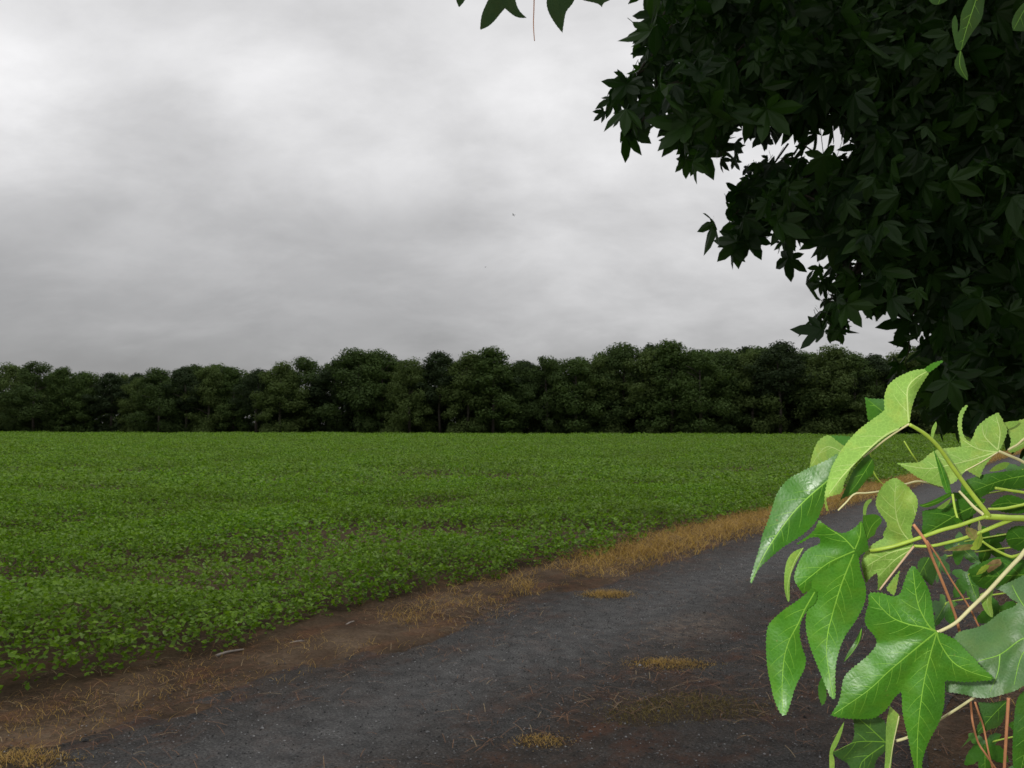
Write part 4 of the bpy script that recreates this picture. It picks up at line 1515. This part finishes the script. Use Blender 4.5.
# stems and petioles
px_tube('stem', [(985, 516.5, .745), (1008, 518, .75), (1040, 523, .77), (1090, 560, .80), (1150, 660, .84), (1190, 900, .88), (1200, 1400, .95)], 6.5, 10, M_STEM, br, 8)
px_tube('petiole', [(909.5, 424.5, .703), (925, 434, .71), (938.5, 447, .72), (951, 465, .73), (961, 479, .735), (972, 494, .74), (983, 508, .742), (989, 516, .745)], 4.0, 5.6, M_STEM, br)
px_tube('petiole', [(870, 550.5, .765), (878, 549.5, .757), (896, 545.5, .75), (923.5, 536.5, .745), (942, 530, .742), (959, 525.5, .74), (975, 520, .742), (988, 516, .746)], 4.2, 4.6, M_STEM, br)
px_tube('petiole', [(914, 546, .765), (931, 546, .76), (948, 542.5, .757), (966, 537.5, .755), (983.5, 531, .752), (998, 525, .75), (1012, 519.5, .752)], 3.2, 4.8, M_STEM, br)
px_tube('petiole', [(959, 491, .775), (966, 498.5, .772), (974, 507, .765), (984, 515, .75)], 2.6, 4.0, M_CREAM, br)
px_tube('petiole', [(937, 632, .688), (941.6, 630.5, .692), (956, 622.5, .70), (971, 608, .712), (988.5, 591, .725), (1005, 573, .74), (1018.5, 559, .752), (1034, 546, .765), (1080, 550, .80)], 3.6, 5.0, M_CREAM, br)
px_tube('petiole', [(998.5, 451, .803), (1010, 456, .805), (1024, 462.5, .81), (1050, 480, .81), (1085, 555, .80)], 3.0, 4.0, M_CREAM, br)
px_tube('petiole', [(998, 452, .800), (978, 464, .79), (958, 474, .795)], 1.6, 1.0, M_CREAM, br)
px_tube('petiole', [(1008, 450, .868), (1016, 445.5, .868), (1036, 437, .868), (1080, 470, .85), (1100, 570, .81)], 2.2, 3.0, M_CREAM, br)
px_tube('petiole', [(982, 541, .752), (992, 548, .755), (1008.5, 556, .757), (1016, 556, .76), (1034, 551, .77), (1080, 548, .80)], 2.6, 4.6, M_STEM, br)
px_tube('petiole', [(988, 509, .80), (1004, 508.5, .80), (1022, 505, .805), (1050, 500, .81), (1086, 545, .80)], 3.0, 3.8, M_STEM, br)
px_tube('petiole', [(995, 488, .83), (1010, 490.5, .83), (1030, 494, .83), (1060, 505, .82), (1084, 548, .80)], 3.2, 3.8, M_STEM, br)
px_tube('petiole', [(909, 424, .702), (897, 431.5, .712), (884, 440.5, .722), (873.5, 449, .732), (863.5, 457.5, .74)], 2.2, 1.8, M_CREAM, br)
px_tube('petiole', [(838, 510.5, .79), (846, 502.5, .79), (854.5, 494, .79), (866, 493, .793), (878, 491.5, .80), (893, 487.5, .82), (906, 484, .83), (922, 481.5, .84), (950, 490, .85)], 1.8, 2.4, M_CREAM, br)
px_tube('petiole', [(870, 452, .81), (872, 464, .81), (874, 473, .81), (881, 482.5, .815), (888, 486, .82)], 2.0, 1.0, M_STEM, br)
px_tube('petiole', [(904, 441, .80), (912, 454, .80), (918.5, 463.5, .81), (926, 476, .83)], 1.6, 1.4, M_STEM, br)
px_tube('petiole', [(952.5, 494, .758), (955, 509.5, .753), (958.5, 521, .748), (962, 525.5, .745)], 2.8, 2.4, M_STEM, br)
px_tube('petiole', [(896, 741, .80), (907.5, 737.5, .80), (930, 727, .81)], 3.2, 3.2, M_CREAM, br)
px_tube('petiole', [(930, 726, .80), (948, 714.5, .795), (959, 707.5, .79), (971, 699.5, .785), (1000, 680, .80), (1070, 640, .82), (1130, 640, .83)], 2.8, 3.2, M_CREAM, br)
px_tube('petiole', [(1024, 637, .77), (1045, 634, .775), (1090, 620, .80), (1135, 640, .83)], 2.5, 4.0, M_STEM, br)
# withered bud scales at the node and a young reddish shoot
vb = []
for bi, (poly, dd, mt) in enumerate((
        ([(966, 527), (976, 529), (981, 535), (976, 541), (969, 538), (965, 532)], .745, M_BUD),
        ([(981, 532), (983.5, 540), (981, 547), (976, 551), (970, 549), (974, 541)], .748, M_STEM),
        ([(943.5, 551), (952, 547.5), (962, 544.5), (972, 544), (976, 548), (966, 550.5), (954, 551)], .745, M_BUD),
        ([(979, 520), (982, 526), (981, 531), (977.5, 530), (978, 525)], .742, M_CREAM),
        ([(976, 575), (980, 568), (986, 564), (990, 566), (984, 573)], .79, M_STEM),
        ([(985, 566), (992, 560), (1000, 558.5), (1002, 564), (994, 570), (988, 573)], .795, M_YOUNG))):
    o = close_leaf([poly], dd, .05, .08, .1, [[poly[0], poly[3]]], mt, mt, br, seed=60 + bi, serr=.5, wave=.002, vw=.8, side=False)
    o.name = 'bud_scale'

# pine needles caught on the branch
for pts, w, lab in (
        ([(913.5, 524.5, .735), (926, 542, .735), (932, 557, .745), (943.5, 584.5, .76), (955, 614.5, .775), (960, 634, .785)], (3.4, 3.0), 'long orange pine needle crossing the branch, thicker of the crossing pair'),
        ([(927, 541, .738), (938, 557, .75), (952, 581, .765), (968.5, 606, .78), (979, 627, .79)], (2.0, 2.0), 'slender orange pine needle crossing the branch, right of the thicker one'),
        ([(970.5, 700.5, .79), (971.5, 712, .80), (973, 724, .80), (978, 742, .81), (986, 754.5, .81), (998, 772, .82)], (2.4, 2.2), 'bent orange pine needle below the broad grey-green leaf, left of two joined ones'),
        ([(975, 702, .80), (979, 714, .80), (983.5, 727, .81), (988.5, 752, .81), (993, 770, .82)], (2.2, 2.0), 'straight thin pine needle beside the bent one below the grey-green leaf'),
        ([(1008.5, 698, .79), (1007.5, 715, .79), (1006.3, 734, .79), (1004, 775, .80)], (3.6, 3.2), 'stout orange pine needle hanging alone at the lower right')):
    o = px_tube('pine_needle', pts, w[0], w[1], M_NEEDLE)
    tag(o, lab, 'pine needle', 'pine needles caught on the branch')

# ------------------------------------------------------------------ the tree's own near twigs
tw = tree_obj('twig', tubes_mesh('twig', [([np.array(at_px(600, -110, 2.1)) - TREE_O, np.array(at_px(560, -70, 1.95)) - TREE_O, np.array(at_px(500, -48, 1.85)) - TREE_O, np.array(at_px(455, -40, 1.8)) - TREE_O], [.006, .005, .004, .002], 6),
                                          ([np.array(at_px(500, -48, 1.85)) - TREE_O, np.array(at_px(504, -30, 1.83)) - TREE_O], [.0015, .0012], 5),
                                          ([np.array(at_px(560, -70, 1.95)) - TREE_O, np.array(at_px(562, -30, 1.83)) - TREE_O], [.0015, .0012], 5),
                                          ([np.array(at_px(590, -100, 2.05)) - TREE_O, np.array(at_px(598, -40, 1.9)) - TREE_O], [.0015, .0012], 5),
                                          ([np.array(at_px(462, -42, 1.81)) - TREE_O, np.array(at_px(461, -22, 1.8)) - TREE_O], [.0015, .0012], 5)], M_BARK))
INV = Matrix.Translation((-3.1, -3.0, 0))


def twig_leaf(poly, d, parent, mat, back, veins=(), **kw):
    o = close_leaf([poly], d, kw.pop('gx', 0.02), kw.pop('gy', .02), .06, list(veins), mat, back, None, **kw)
    o.parent = parent
    o.location = (-3.1, -3.0, 0)
    return o


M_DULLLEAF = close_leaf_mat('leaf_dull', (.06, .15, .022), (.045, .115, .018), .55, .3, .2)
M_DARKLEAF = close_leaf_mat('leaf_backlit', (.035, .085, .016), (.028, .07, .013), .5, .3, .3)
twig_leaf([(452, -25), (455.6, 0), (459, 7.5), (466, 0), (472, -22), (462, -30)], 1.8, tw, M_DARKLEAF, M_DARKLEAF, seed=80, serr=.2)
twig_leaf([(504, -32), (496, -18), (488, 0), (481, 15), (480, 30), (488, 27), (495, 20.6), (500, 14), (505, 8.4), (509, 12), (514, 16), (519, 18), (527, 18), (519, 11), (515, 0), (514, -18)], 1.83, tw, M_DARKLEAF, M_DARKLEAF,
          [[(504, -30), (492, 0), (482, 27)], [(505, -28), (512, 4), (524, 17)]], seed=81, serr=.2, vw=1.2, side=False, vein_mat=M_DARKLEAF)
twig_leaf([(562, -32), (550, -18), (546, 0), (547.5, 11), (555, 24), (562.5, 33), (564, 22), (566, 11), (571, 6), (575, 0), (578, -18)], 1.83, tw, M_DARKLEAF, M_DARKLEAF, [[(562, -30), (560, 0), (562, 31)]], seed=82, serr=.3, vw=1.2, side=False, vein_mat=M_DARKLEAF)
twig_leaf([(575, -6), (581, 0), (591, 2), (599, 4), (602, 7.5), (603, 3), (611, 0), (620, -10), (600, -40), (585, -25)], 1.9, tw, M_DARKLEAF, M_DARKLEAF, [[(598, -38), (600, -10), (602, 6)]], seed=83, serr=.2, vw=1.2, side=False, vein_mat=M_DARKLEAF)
o = px_tube('pine_needle', [(534.5, -26, 1.84), (534, 5, 1.84), (533.5, 25, 1.84), (534.5, 41, 1.84)], 1.6, .9, M_NEEDLE)
tag(o, 'fine dark needle hanging from the twig at the top edge of the sky', 'pine needle')

tw2 = tree_obj('twig', tubes_mesh('twig', [([np.array(at_px(985, -30, 1.38)) - TREE_O, np.array(at_px(981, -18, 1.32)) - TREE_O, np.array(at_px(977, 0, 1.29)) - TREE_O], [.003, .002, .0012], 6),
                                           ([np.array(at_px(985, -30, 1.38)) - TREE_O, np.array(at_px(1010, -24, 1.36)) - TREE_O, np.array(at_px(1032, -10, 1.36)) - TREE_O], [.003, .002, .0012], 6),
                                           ([np.array(at_px(985, -30, 1.38)) - TREE_O, np.array(at_px(960, -24, 1.36)) - TREE_O, np.array(at_px(940, -12, 1.36)) - TREE_O], [.003, .002, .0012], 6)], M_STEM))
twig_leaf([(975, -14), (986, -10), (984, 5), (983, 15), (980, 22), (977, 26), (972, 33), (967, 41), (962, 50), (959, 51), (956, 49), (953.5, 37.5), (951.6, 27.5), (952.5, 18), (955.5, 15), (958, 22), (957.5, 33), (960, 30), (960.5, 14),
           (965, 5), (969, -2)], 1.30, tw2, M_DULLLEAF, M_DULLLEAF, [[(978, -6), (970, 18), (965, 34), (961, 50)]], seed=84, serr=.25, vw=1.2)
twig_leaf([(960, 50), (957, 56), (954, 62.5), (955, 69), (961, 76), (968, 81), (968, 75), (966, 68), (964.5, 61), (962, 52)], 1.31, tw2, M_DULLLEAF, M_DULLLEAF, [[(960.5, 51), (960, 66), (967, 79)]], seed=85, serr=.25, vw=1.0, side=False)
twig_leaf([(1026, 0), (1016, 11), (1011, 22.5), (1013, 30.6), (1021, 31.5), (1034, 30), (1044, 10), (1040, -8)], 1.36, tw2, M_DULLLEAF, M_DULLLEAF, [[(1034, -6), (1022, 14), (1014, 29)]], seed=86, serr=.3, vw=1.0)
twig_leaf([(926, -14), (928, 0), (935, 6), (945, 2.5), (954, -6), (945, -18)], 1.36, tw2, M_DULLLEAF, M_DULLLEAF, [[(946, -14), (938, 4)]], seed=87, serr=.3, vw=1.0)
